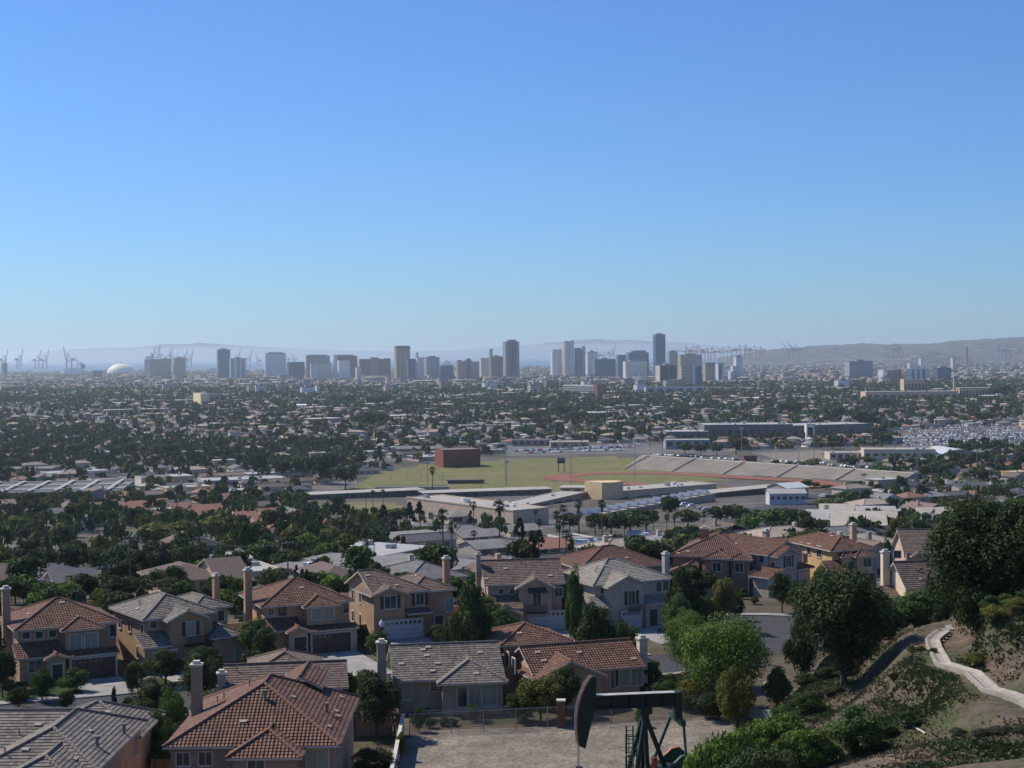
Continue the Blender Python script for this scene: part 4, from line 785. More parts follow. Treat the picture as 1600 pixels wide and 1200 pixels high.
# yard planting: shrubs along the garden sides, front hedges
YS=[]
def onstreet(x,y): 
    ym=np.interp(x,[a[0] for a in SN],[a[1] for a in SN]); return ym-12<y<ym+2.2 or math.hypot(x-31,y-190)<15.2
HB=[(o.location.x,o.location.y,o.rotation_euler.z) for o in COL.objects if o.name.startswith('house') and o.parent is None]
BB=[]
for o in list(COL.objects):
    if o.parent is None and o.name.startswith('house'):
        for ch in o.children:
            if ch.name.startswith('wall'): 
                vs=[v.co for v in ch.data.vertices]; BB.append((Matrix.Rotation(-o.rotation_euler.z,3,'Z'),Vector(o.location),min(v.x for v in vs),max(v.x for v in vs),min(v.y for v in vs),max(v.y for v in vs)))
DR=[[v.co.copy() for v in o.data.vertices] for o in COL.objects if o.name.startswith('driveway')]
def inq(x,y,q):
    k=False
    for i in range(4):
        a,b=q[i],q[i-1]
        if (a.y>y)!=(b.y>y) and x<(b.x-a.x)*(y-a.y)/(b.y-a.y)+a.x: k=not k
    return k
def hhit(x,y,m=.7):
    for M_,L_,x0,x1,y0,y1 in BB:
        p=M_@(Vector((x,y,L_.z))-L_)
        if x0-m<p.x<x1+m and y0-m<p.y<y1+m: return True
    return any(inq(x,y,q) for q in DR)
yr=random.Random(5); cnt=0
YL={'oakb':'dark shrub','bush':'green shrub','bushb':'bright green shrub','olive':'grey green shrub','yelb':'yellow green shrub','oak':'small dark yard tree','mid':'small green yard tree','cyp':'narrow cypress'}
YP=[]
while cnt<170:
    y=yr.uniform(112,232); x=yr.uniform(-.36*y,min(.34*y,13 if y<150 else 22 if y<172 else 75))
    if onstreet(x,y) or hhit(x,y) or (x>-24 and y<143 and x<20) or (x>30 and y<205): continue
    k=yr.choices(['oakb','bush','bushb','olive','yelb','oak','mid','cyp'],[30,24,8,10,6,12,8,6])[0]; o,H,rx=proto(k); h=(yr.uniform(.9,2.6) if H<3 else yr.uniform(3,5.5)); w_=h*yr.uniform(.45,.75) if k!='cyp' else .6
    r=dup(o,(x,y,tz(x,y)),yr.uniform(0,6.28),(w_/rx,w_/rx,h/H),None,'garden shrubs around the near houses'); YP.append((r,YL[k],(x,y,tz(x,y)))); cnt+=1
# weeds and dry grass tufts on the hillside
n=0; V=[];F=[];MI=[]
tx_=NR.uniform(9,75,230000); ty_=NR.uniform(72,150,230000); h0=terr(tx_,ty_); bz_=np.interp(ty_,PY,PZ)
nz=np.sin(tx_*.31+1.3*np.sin(ty_*.17))+np.sin(ty_*.27+2*np.sin(tx_*.13))+.6*np.sin(tx_*.9+ty_*.7)
keep=(h0-bz_>.25)&(nz>-.25+.3*NR.normal(size=230000))
dd=np.min([(tx_-p.x)**2+(ty_-p.y)**2 for p in dpl],0); keep&=dd>1.6; keep&=(ty_/ (np.abs(tx_)+1)>2.2)
tx_,ty_,h0,nz=tx_[keep],ty_[keep],h0[keep],nz[keep]; k=len(tx_); sz=NR.uniform(.06,.17,k)*(1+.5*(nz>1)); q=5
for j in range(q):
    az=NR.uniform(0,6.28,k); r_=sz*NR.uniform(.1,.8,k); bx_=tx_+np.cos(az)*r_; by_=ty_+np.sin(az)*r_; L_=sz*NR.uniform(.5,1,k); ax_=np.cos(az+1.5)*L_*.5; ay_=np.sin(az+1.5)*L_*.5; ox=np.cos(az)*L_*.5; oy=np.sin(az)*L_*.5; zz=h0-.05
    V.append(np.stack([np.stack([bx_-ax_,by_-ay_,zz],-1),np.stack([bx_+ax_,by_+ay_,zz],-1),np.stack([bx_+ax_*.6+ox,by_+ay_*.6+oy,zz+L_],-1),np.stack([bx_-ax_*.6+ox,by_-ay_*.6+oy,zz+L_*.9],-1)],1).reshape(-1,3)); MI.append(np.where(nz+NR.normal(size=k)*.4>.7,0,1))
V=np.concatenate(V); F=np.arange(len(V)).reshape(-1,4); o=npmesh('hillside_weeds',V,F,np.concatenate(MI),[leaf('weed_leaf',(.06,.085,.028),(.10,.12,.05),.2),leaf('dry_weed',(.13,.11,.06),(.2,.15,.09),.3)]); tag(o,'low green weeds and dry grass patches covering the hillside','weeds',kind='stuff')
p=atz(233,1072,65); o=thing('utility_box','beige metal utility box on the verge by the grey tiled house driveway','utility box',(p.x,p.y,65),R(20)); MB().box(-.6,.6,-.45,.45,-.1,.85).build('cabinet',wallm('beige_metal',(.5,.46,.36)),o); MB().box(-.66,.66,-.51,.51,.85,.93).build('lid',wallm('beige_metal',(.5,.46,.36)),o)
# stones, pipe on the slope
a_=G(1400,1125); b_=G(1446,1148); MB_=MB().path([a_+Vector((0,0,.08)),a_.lerp(b_,.5)+Vector((0,0,.15)),b_+Vector((0,0,.08))],.06,6); tag(MB_.build('pipe',M_trim),'thin pale pipe lying on the lower hillside','pipe')
for i,(u,v,s_) in enumerate(((1199,1070,.5),(1184,1140,.5),(1200,1146,.35))):
    p=G(u,v); mb=MB(); r=random.Random(i); vs_=[]
    for j in range(4):
        for k_ in range(8): t=k_*.785; rr=s_*(.6,1,.85,.35)[j]*r.uniform(.8,1.2); vs_.append((rr*math.cos(t),rr*math.sin(t)*.8,s_*(-.2,.15,.5,.75)[j]))
    for j in range(3):
        for k_ in range(8): a=j*8+k_; b=j*8+(k_+1)%8; mb.poly([vs_[a],vs_[b],vs_[b+8],vs_[a+8]])
    mb.poly(vs_[24:32]); tag(mb.build('boulder',M_conc,None,p),['pale boulder under the pepper tree at the slope foot','pale boulder beside the slope fence panel','small pale stone right of the slope fence boulder'][i],'boulder')

for k_ in list(PRT): kill(PRT[k_][0])
# ------------------------------------------------------------ labels by landmark
LM=[(lambda p:(p.x,p.y,n,*proj(p)))(G(u,v)) for u,v,n in []]
for u,v,n in ((95,765,'the ribbed white warehouse roof'),(360,885,'the pale blue mobile building'),(90,912,'the dark grey roofed house'),(490,826,'the orange roofed house'),(632,868,'the white flat roof with vents'),(565,795,'the school lawn'),(720,725,'the red brick block'),(877,722,'the scoreboard'),(1060,770,'the cream gym block'),(1235,785,'the blue white house'),(1400,825,'the long white roofs'),(1380,718,'the row of shops'),(1500,716,'the arched roof hall'),(1200,690,'the long blue campus building'),(908,617,'the striped white office'),(318,630,'the yellow block'),(676,768,'the lone palm by the field'),(1535,652,'the pink roof'),(480,755,'the dark tree clump'),(1170,838,'the park lawn'),(470,632,'the bright white roof'),(1200,610,'the harbour towers'),(1480,620,'the buff factory'),(250,800,'the rust roof terrace'),(780,860,'the tall double palms')):
    p=G(u,v); LM.append((p.x,p.y,n,u,v))
ORD=['nearest','second nearest','third nearest','fourth nearest','fifth nearest','sixth nearest','seventh nearest','eighth nearest','ninth nearest','tenth nearest']
PEND=[]
NLM=[]
def pend(o,desc,p):
    u,v=proj((p[0],p[1],p[2])); b=min(LM,key=lambda L:math.hypot((L[3]-u),(L[4]-v)*3)); du=u-b[3]; dv=(v-b[4])*3
    rel=('left of' if du<0 else 'right of') if abs(du)>abs(dv) else ('behind' if dv<0 else 'in front of'); PEND.append((o,desc,rel,b[2],math.hypot(du,dv)))
def flush():
    d={}
    for e in PEND: d.setdefault((e[1],e[2],e[3]),[]).append(e)
    for k,es in d.items():
        es.sort(key=lambda e:e[4])
        for i,e in enumerate(es):
            e[0]['label']='%s %s %s'%(k[0],k[1],k[2]) if len(es)==1 else (('%s, %s %s %s'%(k[0],ORD[i],k[1],k[2])) if i<10 else '%s, farther %s %s'%(k[0],k[1],k[2]))
    PEND.clear()
GR=R(28)
for (r_,d_,p_) in YP:
    NLM.append((r_,d_,p_))
LMF=list(LM); LM[:]=[(lambda p:(p.x,p.y,n,*proj(p)))(atz(u,v,65)) for u,v,n in ((100,1060,'the far left rust house'),(290,1045,'the grey tiled two storey house'),(490,1030,'the peach house'),(640,1010,'the shuttered tan house'),(820,1000,'the balcony house'),(985,985,'the pale grey two storey house'),(1110,950,'the shaded rust house'),(1240,945,'the yellow house'),(400,1260,'the big rust roof'),(100,1260,'the corner grey roof'),(700,1110,'the grey tiled low house'),(900,1095,'the rust house with white chimney'),(450,1120,'the faded brown roof'))]
for (r_,d_,p_) in NLM: pend(r_,d_,p_)
flush(); LM[:]=LMF
# ------------------------------------------------------------ hand placed buildings of the middle distance
FOOT=[]
def bld(label,uL,uR,vb,vt,depth,wall,roof,yaw=0.,name='building',cat='building',nwin=0,rk='flat',wz=(.35,.6),rise=.25,units=0,pane=None,group=None,vbR=None,z=None):
    """footprint front edge through ground pixels (uL,vb)-(uR,vbR); front wall top at pixel vt; yaw only when vbR is None"""
    a=G(uL,vb); b=G(uR,vbR if vbR is not None else vb)
    if vbR is None: c_=(a+b)/2; w_=(b-a).length; yaw=yaw
    else: c_=(a+b)/2; w_=math.hypot(b.x-a.x,b.y-a.y); yaw=math.atan2(b.y-a.y,b.x-a.x)
    gz=min(a.z,b.z) if z is None else z; um=(uL+uR)/2; H=P(um,vt,c_.y).z-gz; o=thing(name,label,cat,(c_.x,c_.y,gz),yaw,group); h=w_/2
    wm_=wallm(*wall) if isinstance(wall,tuple) else wall; cs,sn=math.cos(yaw),math.sin(yaw)
    FOOT.append([(c_.x+cs*x-sn*y,c_.y+sn*x+cs*y) for x,y in ((-h-4,-6),(h+4,-6),(h+4,depth+4),(-h-4,depth+4))])
    if rk=='flat':
        MB().box(-h,h,0,depth,-3,H).build('wall',wm_,o); r=MB(); r.box(-h-.15,h+.15,-.15,.25,H,H+.5).box(-h-.15,h+.15,depth-.25,depth+.15,H,H+.5).box(-h-.15,-h+.25,.25,depth-.25,H,H+.5).box(h-.25,h+.15,.25,depth-.25,H,H+.5).build('parapet',wm_,o)
        MB().box(-h+.25,h-.25,.25,depth-.25,H,H+.2).build('roof',roof,o)
    elif rk=='slab':
        MB().box(-h,h,0,depth,-3,H).build('wall',wm_,o); MB().box(-h-1.,h+1.,-1.,depth+1.,H,H+.45).build('roof',roof,o)
    else:
        kd={'hip':'hip','gx':'gx','gy':'gy'}[rk]; q,l=roof_polys(kd,-h-.5,h+.5,-.5,depth+.5,H,rise); m=MB(); add_roof(m,q,l,0,caps=False); m.build('roof',[roof,M_trim],o)
        wb=MB().box(-h,h,0,depth,-3,H+.05)
        if kd=='gy': wb.poly([(-h,0,H),(h,0,H),(0,0,H+(h)*rise+.1)]); wb.poly([(h,depth,H),(-h,depth,H),(0,depth,H+h*rise+.1)])
        if kd=='gx': wb.poly([(-h,depth,H),(-h,0,H),(-h,depth/2,H+depth/2*rise+.1)]); wb.poly([(h,0,H),(h,depth,H),(h,depth/2,H+depth/2*rise+.1)])
        wb.build('wall',wm_,o)
    for i in range(nwin):
        x0=-h+w_*(i+.2)/nwin; x1=-h+w_*(i+.8)/nwin; MB().box(x0,x1,-.08,.1,H*wz[0],H*(wz[0]+wz[1]*.8)).build('window',pane or M_glass,o)
    r=random.Random(int(uL*7+vb))
    for i in range(units):
        x=r.uniform(-h*.85,h*.85); y=r.uniform(depth*.15,depth*.85); s_=r.uniform(.7,1.5); MB().box(x-s_,x+s_,y-s_*.7,y+s_*.7,H+.15,H+.2+s_).build('rooftop_unit',M_white if i%2 else M_metal,o)
    return o
wr=mat('white_membrane_roof',(.37,.36,.335),.8,.1,.2); gr=mat('grey_flat_roof',(.20,.19,.175),.9,.18,.3); tr2=mat('tan_gravel_roof',(.42,.37,.30),.9,.15,.3); dgr=mat('dark_shingle_roof',(.10,.10,.105),.9,.2,2); brr=mat('brown_shingle_roof',(.14,.10,.085),.9,.2,2); rsr=mat('rust_far_tile',(.27,.13,.09),.9,.2,1.5); mtr=mat('pale_metal_roof',(.50,.52,.50),.6,.1,1)
lw=('light_wall',(.52,.47,.40)); gw=('grey_wall',(.33,.32,.31)); bw=('pale_blue_wall',(.42,.48,.56)); cw=('sand_wall',(.50,.41,.31)); dw=('dark_wall',(.12,.12,.13)); brw=('brick_wall',(.20,.08,.06)); bluw=('blue_grey_wall',(.15,.165,.185)); whw=('white_wall',(.66,.65,.62)); yw=('pale_yellow_wall',(.62,.52,.36))
H_='house'
bld('dark grey shingle roofed house behind the far left rust roof',22,98,922,906,12,gw,dgr,0,H_,H_,3,'hip',rise=.4); bld('low dark grey gabled house wing with pale walls near two bright shrubs',92,150,930,912,9,lw,dgr,GR,H_,H_,2,'gx',rise=.35)
bld('dark brown roofed low house behind the grey tiled two storey house',255,350,930,905,13,cw,brr,GR,H_,H_,2,'hip',rise=.35); bld('long maroon brown roof left of the tall peach chimney',345,392,930,908,14,cw,brr,GR,H_,H_,2,'gx',rise=.4)
bld('small rust brown roof at the left edge behind the tree line',-10,40,925,905,10,cw,brr,GR,H_,H_,2,'gx',rise=.4); bld('dark brown roof between the peach house and the shuttered tan house',505,568,925,902,13,cw,brr,GR,H_,H_,2,'hip',rise=.4)
bld('pale blue mobile building with long grey ridge roof behind the row',322,394,889,876,8,bw,mtr,0,'mobile_building','building',5,'gx',rise=.3,vbR=884); bld('low wide pale roof below the mobile building',330,440,905,897,14,lw,wr,GR,name='shed',cat='shed',units=2)
bld('dark shingled long roof left of the mobile building',240,330,893,880,12,gw,dgr,GR,H_,H_,2,'gx',rise=.3); bld('brown hip roofed house with pale gable in the left tree belt',265,345,866,852,12,lw,brr,GR,H_,H_,3,'gy',rise=.35)
bld('white flat roofed building with roof ventilators behind the palms',595,668,877,863,20,lw,wr,0,nwin=5,rk='slab',units=5,vbR=870); bld('grey flat roofed long building behind the ventilator roof',620,702,853,841,16,gw,gr,0,nwin=7,rk='slab',vbR=850)
bld('long low grey flat roof with yellow wall behind the shuttered house',655,765,906,892,24,yw,gr,0,nwin=3,rk='slab',units=2,vbR=899)
bld('grey flat roof with skylight behind the pink chimney',560,650,900,886,22,lw,gr,0,nwin=3,rk='slab',units=3,vbR=893); bld('grey hipped roof house among trees left of the tall double palms',640,672,832,822,10,lw,gr,GR,H_,H_,2,'hip'); bld('pale hip roof house behind the dark conifers',700,755,818,806,14,lw,gr,GR,H_,H_,2,'hip')
bld('pale grey long house roof right of the tall double palms',722,790,848,838,12,lw,gr,GR,H_,H_,3,'gx'); bld('grey roof behind the balcony house chimney',745,800,868,856,12,gw,gr,GR,H_,H_,2,'gx'); bld('pale grey gabled roof at the street corner by the slim palms',795,850,838,829,12,lw,gr,GR,H_,H_,2,'gx'); 
bld('small white roofed shop with red front beside the parking lot',885,930,853,843,12,whw,gr,GR,name='shop',cat='shop',nwin=4); bld('long tan low roof behind the parking street',830,905,866,856,12,cw,rsr,GR,H_,H_,3,'gx',rise=.3)
# warehouse with ribs
o=bld('ribbed white warehouse roof with grey panels at the left edge',-60,188,784,770,70,gw,gr,0,name='warehouse',cat='warehouse',nwin=9,vbR=780)
w_=o.children[0].dimensions.x; H2=max(v.co.z for v in o.children[0].data.vertices)
for i in range(6): x=-w_/2+w_*(i+.5)/6; MB().box(x-1.1,x+1.1,.4,69.6,H2+.2,H2+.75).build('roof_rib',wr,o)
for yy in (8,35,62): MB().box(-w_/2+.4,w_/2-.4,yy-1.,yy+1.,H2+.2,H2+.8).build('roof_rib',wr,o)
bld('white and blue shop building behind the ribbed warehouse',80,165,752,738,20,whw,wr,0,name='shop',cat='shop',nwin=8,units=3,vbR=748); bld('long grey flat shed behind the ribbed warehouse',0,78,744,733,22,gw,gr,0,name='shed',cat='shed',nwin=5,units=2); bld('low beige apartment row right of the ribbed warehouse',145,200,763,750,14,cw,gr,GR,nwin=6,units=3)
bld('white cornered shop with flat roof above the rust roof terrace',222,278,757,746,16,whw,gr,GR,name='shop',cat='shop',nwin=5,units=2); bld('tan corner building with flat white roof above the rust roofs',262,330,776,762,16,cw,wr,GR,nwin=4,units=3); bld('long pale grey flat roof left of the dark tree clump',320,448,760,750,26,bw,wr,0,nwin=8,units=5,vbR=756); bld('grey green flat hall roof with white edge in the left middle',262,312,742,735,30,gw,wr,0,nwin=3)
bld('small white roofed garage among the rust roofs',236,278,806,797,9,gw,wr,GR,name='garage',cat='garage'); 
for i,(u,v) in enumerate(((195,797),(222,793),(250,790),(285,797),(318,800),(350,798),(382,802),(300,808),(345,811),(390,812),(425,806),(455,803),(470,812),(415,816))):
    pend(bld('x',u-15,u+15,v+4,v-2,11,cw,rsr,GR,'town_house','house',2,'gx',rise=.4,group='rust roofed terrace houses'),'rust roofed terrace house',G(u,v+3))
bld('bright orange roofed small house in the tree belt',487,512,830,822,9,('orange_wall',(.5,.3,.2)),mat('orange_tile',(.5,.16,.07),.8,.1),GR,H_,H_,2,'gx',rise=.4)
# school
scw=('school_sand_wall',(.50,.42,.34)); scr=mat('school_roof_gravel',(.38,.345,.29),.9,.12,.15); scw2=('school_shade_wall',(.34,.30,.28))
bld('long low pale roofed classroom wing left of the field',480,663,781,770,14,bluw,scr,0,'school_wing','school building',14,'slab',vbR=775); bld('middle pale roofed classroom wing behind the palms',665,862,778,768,14,bluw,scr,0,'school_wing','school building',14,'slab',vbR=773); bld('short pale roofed classroom wing left of the cream gym',876,945,773,763,14,scw,scr,0,'school_wing','school building',4,'slab',vbR=773)
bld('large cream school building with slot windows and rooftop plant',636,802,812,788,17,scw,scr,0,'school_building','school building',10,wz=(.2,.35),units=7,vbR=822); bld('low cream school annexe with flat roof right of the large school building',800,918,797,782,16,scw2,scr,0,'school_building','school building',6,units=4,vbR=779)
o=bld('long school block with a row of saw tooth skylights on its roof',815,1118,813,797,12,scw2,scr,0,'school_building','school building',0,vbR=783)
w_=o.children[0].dimensions.x; H2=max(v.co.z for v in o.children[0].data.vertices); n=20
for i in range(n):
    x=-w_/2+w_*(i+.5)/n; m=MB(); m.poly([(x-2.2,2,H2+.2),(x+2.2,2,H2+.2),(x+2.2,2,H2+1.0),(x-2.2,2,H2+2.2)]).poly([(x+2.2,2,H2+.2),(x+2.2,8,H2+.2),(x+2.2,8,H2+1.0),(x+2.2,2,H2+1.)]).poly([(x-2.2,2,H2+2.2),(x+2.2,2,H2+1),(x+2.2,8,H2+1),(x-2.2,8,H2+2.2)]).poly([(x-2.2,8,H2+.2),(x-2.2,2,H2+.2),(x-2.2,2,H2+2.2),(x-2.2,8,H2+2.2)]); m.build('skylight',M_white,o)
o=bld('cream gym block with slanted parapet corner beside the running track',955,1120,780,763,22,scw,scr,0,'gymnasium','gymnasium',5,units=8,wz=(.3,.15),vbR=771)
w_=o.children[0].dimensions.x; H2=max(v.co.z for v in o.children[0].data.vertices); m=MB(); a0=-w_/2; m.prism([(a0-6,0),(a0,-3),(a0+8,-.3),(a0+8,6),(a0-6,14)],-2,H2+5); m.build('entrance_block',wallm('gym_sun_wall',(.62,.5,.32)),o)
bld('long covered walkway roof right of the gym reaching the parking',1105,1225,778,766,12,dw,scr,0,'walkway','walkway',9,'slab',vbR=770)
bld('white and pale blue two storey house beside the sheltered yard',1202,1260,789,771,11,('white_blue_wall',(.5,.54,.6)),wr,0,H_,H_,6,'gx',rise=.3,wz=(.5,.3)); bld('white metal roofed shed behind the blue white house',1225,1268,780,762,16,gw,mtr,GR,'shed','shed',0,'gx',rise=.25)
# right long roofs
for e in (('long pale warehouse roof slanting up behind the tall pine',1385,1500,822,808,16,1),('white roofed hall in the middle of the long white roofs',1340,1400,818,806,18,2),('wide pale gabled hall in front of the long white roofs',1300,1385,838,822,24,3),('low white roof left end of the pale halls',1262,1330,822,812,18,4),('white hall roof behind the pale gabled hall',1282,1335,811,800,16,5),('white roof between pine and small dark trees',1425,1480,822,814,12,6)):
    bld(e[0],e[1],e[2],e[3],e[4],e[5],('pale_hall_wall',(.52,.48,.38)),wr if e[6]%2==0 else tr2,0,'warehouse','warehouse',0,'gx',rise=.3,vbR=e[3]-(3 if e[6]==1 else 0))
# shops, hall
bld('row of shops with dark window band and pale roof',1350,1462,722,703,26,lw,scr,0,'shop_row','shops',9,wz=(.5,.25),units=4,vbR=722); bld('pale low shop wing left of the shop row',1296,1352,719,708,20,lw,wr,0,'shop_row','shops',5,units=2)
p=G(1500,722); o=thing('hall','hall with arched pale metal roof right of the shops','hall',(p.x,p.y,p.z),.1); hb=18.; m=MB(); n=14
arc=[(-hb+2*hb*i/n,4.5+5*math.sin(math.pi*i/n)) for i in range(n+1)]
for (x0,z0),(x1,z1) in zip(arc,arc[1:]): m.poly([(x0,0,z0),(x1,0,z1),(x1,45,z1),(x0,45,z0)])
m.build('roof',mtr,o); m=MB(); m.poly([(-hb,0,-2),(hb,0,-2)]+[(x,0,z-.1) for x,z in arc[::-1]]); m.poly([(-hb,45,-2),(-hb,0,-2),(-hb,0,4.5),(-hb,45,4.5)]).poly([(hb,0,-2),(hb,45,-2),(hb,45,4.5),(hb,0,4.5)]); m.build('wall',wallm(*gw),o); FOOT.append([(p.x-28,p.y-5),(p.x+28,p.y-5),(p.x+28,p.y+50),(p.x-28,p.y+50)])
bld('dark roofed house at the lot edge right of the bleachers',1495,1560,773,762,14,lw,dgr,GR,H_,H_,3,'gx',rise=.3); bld('orange tan small block at the right edge',1580,1620,750,738,12,yew,tr2,GR)
bld('red brick block with grey sunny side at the far edge of the field',692,752,730,703,22,brw,gr,.35,'brick_block','building',0,wz=(.55,.2)); 
bld('brick ticket booth on top of the bleachers',1162,1183,727,713,8,brw,gr,0,'booth','booth',1)
# blue campus
bld('glass fronted blue campus building with white roof edge',1042,1108,690,675,40,bluw,wr,0,'campus_building','campus building',6,wz=(.3,.5),units=4); bld('long blue glazed campus building with white roof, middle part',1100,1240,688,664,45,bluw,wr,0,'campus_building','campus building',12,wz=(.25,.5),units=10); bld('curving end of the long glazed campus building',1236,1362,687,664,45,bluw,wr,0,'campus_building','campus building',10,wz=(.25,.5),units=8,vbR=683); bld('tall white stair block in front of the glazed campus building',1260,1273,690,663,10,whw,wr,0,'stair_tower','stair tower',1)
bld('blue lower hall in front of the glazed campus building',1040,1110,702,688,20,('blue_hall',(.27,.31,.36)),wr,0,'campus_building','campus building',5)
bld('small pink red roofed building in the right distance',1524,1547,660,652,16,('pink_wall',(.6,.3,.28)),mat('pink_red_roof',(.55,.16,.16),.8,.1),.2,H_,H_,1,'gx',rise=.5); bld('cream flat building left of the pink roof',1495,1514,656,648,14,yw,wr,0,nwin=2)
bld('bright white tilted roof standing out in the left centre distance',468,491,637,633,46,lw,mat('bright_white_roof',(.88,.88,.86),.6,.03),.3,rk='slab'); bld('pale yellow five storey block with sunlit end in the left distance',284,332,634,614.5,14,('yellow_block',(.80,.70,.42)),wr,-1.15,nwin=0); bld('windowed right face of the pale yellow block in darker shade colour',318,340,632,615.5,22,('yellow_block_shade',(.38,.33,.28)),wr,0,nwin=7,wz=(.1,.8))  # shade of the yellow block's right face painted as a darker block
o=bld('white office building with dark storey bands and a brick end tower',866,942,620,602,20,('office_white',(.84,.80,.74)),wr,-.95,'office_building','office building',0)
H2=max(v.co.z for v in o.children[0].data.vertices); w_=o.children[0].dimensions.x
for k in range(5): MB().box(-w_/2+1,w_/2-1,-.5,.2,H2*(.1+.18*k),H2*(.1+.18*k)+H2*.08).build('window_band',M_glass,o)
MB().box(w_/2,w_/2+12,-2,22,-3,H2+3).build('end_tower',wallm('brick_far',(.25,.12,.10)),o)
bld('buff stepped factory front with pilasters in the right distance',1412,1446,616,593,30,cw,wr,0,'factory','factory',6,wz=(.3,.5)); bld('long low buff factory hall with arched white bays',1351,1500,626,612,40,cw,wr,0,'factory','factory',12,wz=(.4,.3),units=8); bld('buff pilastered warehouse at the right distance',1498,1556,622,606,40,cw,wr,0,'factory','factory',11,wz=(.1,.75)); bld('slim buff stack tower between the factory halls',1490,1494,622,591,4,cw,wr,0,'stack','stack')
bld('low grey warehouse in front of the striped office',1010,1100,617,605,30,bw,gr,0,'warehouse','warehouse',6)
bld('white flat house row behind the red brick block',620,690,711,701,12,gw,gr,0,H_,H_,6,'gx',rise=.3); bld('cream low apartment row with cypresses in the middle distance',720,835,672,664,16,('cream_apartment',(.6,.54,.42)),wr,0,'apartment_row','apartments',14,vbR=670); bld('tan workshop roof left of the parked cars behind the field',860,920,700,691,22,cw,tr2,0,'workshop','workshop',4,units=2); bld('low tan store front left behind the parked cars',800,862,697,688,20,gw,brr,0,'workshop','workshop',6)
# ------------------------------------------------------------ open areas
sheet('field',gpoly([(545,768),(590,738),(690,722),(960,713),(1040,726),(1130,742),(1110,762),(940,775),(700,775)]),M_field,.15,12.)
sheet('lawn',gpoly([(500,802),(515,786),(618,786),(640,800)]),M_field,.15,5.); sheet('lawn',gpoly([(1035,838),(1060,822),(1150,822),(1270,832),(1270,846),(1040,850)]),M_field,.15,5.)

def oval(c0,L,r_in,r_out,yaw,m,lift,name,n=28):
    mb=MB(); cs,sn=math.cos(yaw),math.sin(yaw)
    def pt(r,i):
        if i<n: a=math.pi/2+math.pi*i/(n-1); x,y=r*math.cos(a),r*math.sin(a)
        else: a=-math.pi/2+math.pi*(i-n)/(n-1); x,y=L+r*math.cos(a),r*math.sin(a)
        X=c0[0]+cs*x-sn*y; Y=c0[1]+sn*x+cs*y; return (X,Y,tz(X,Y)+lift)
    for i in range(2*n): j=(i+1)%(2*n); mb.poly([pt(r_in,i),pt(r_out,i),pt(r_out,j),pt(r_in,j)][::-1])
    return tag(mb.build(name,m),kind='structure')
c0=G(985,746); c1=G(1165,757); yw_=math.atan2(c1.y-c0.y,c1.x-c0.x); oval((c0.x,c0.y),(c1-c0).length,36,57,yw_,M_track,.35,'running_track')
sheet('parking_lot',gpoly([(590,905),(560,884),(640,862),(760,850),(905,838),(1030,838),(1000,862),(905,880),(840,905)]),M_park,.12,6.); sheet('parking_lot',gpoly([(1130,822),(1150,798),(1270,775),(1420,760),(1520,768),(1480,795),(1270,806),(1260,822)]),M_asph,.12,6.)
sheet('parking_lot',gpoly([(790,713),(800,697),(1010,694),(1170,708),(1400,733),(1560,742),(1600,725),(1480,722),(1200,712),(1200,705),(1480,702)][:5]+[(1480,724),(1200,706)]),M_park,.15,12.); sheet('parking_lot',gpoly([(1410,700),(1405,676),(1600,664),(1620,700)]),M_park,.15,14.); sheet('bare_ground',gpoly([(1200,724),(1196,708),(1290,704),(1290,722)]),M_lot,.2,12.)
# bleachers: concrete stepped bank facing the camera
a=G(972,733); b=G(1396,756); a2=G(985,722); dirv=Vector((b.x-a.x,b.y-a.y)); Lb=dirv.length; yb=math.atan2(dirv.y,dirv.x); o=thing('bleachers','long concrete bleacher bank rising behind the running track','bleachers',(a.x,a.y,a.z),yb)
nst=13; rise_=.72; m=MB()
for k in range(nst): m.box(0,Lb,k*1.5,k*1.5+1.5 if k<nst-1 else 24,-4,.4+k*rise_)
m.build('steps',mat('bleacher_concrete',(.40,.35,.28),.9,.14,.08),o)
for i in range(6): x=Lb*(.01+i*.195); m=MB(); m.beam((x,-.4,.6),(x+6,nst*1.5,.8+nst*rise_),1.2,.5); m.build('stairway',M_conc,o)
FOOT.append([(a.x-20,a.y-20),(b.x+20,b.y-20),(b.x+10,b.y+50),(a.x-10,a.y+60)])
# scoreboard
p=G(877,738); o=thing('scoreboard','dark green scoreboard on two posts at the end of the track','scoreboard',(p.x,p.y,p.z)); m=1/2400*p.y; h0=(738-724)*m; h1=(738-715.5)*m; hw_=6*m
for s_ in (-1,1): MB().box(s_*hw_*.75-.25,s_*hw_*.75+.25,-.25,.25,-1,h1).build('post',M_black,o)
MB().box(-hw_,hw_,-.5,-.25,h0,h1).build('board',M_pg,o); MB().box(-hw_*.8,hw_*.8,-.6,-.5,h1-1.4,h1-.9).build('header',mat('grey_sign_paint',(.3,.33,.3)),o)
# dugout and backstop
bld('long dark dugout roof at the near edge of the field',700,756,756,751,4,dw,dgr,0,'dugout','dugout',rk='slab'); bld('grey low sheds behind the school wing roofs',588,700,768,762,8,gw,gr,0,'shed','shed',0)
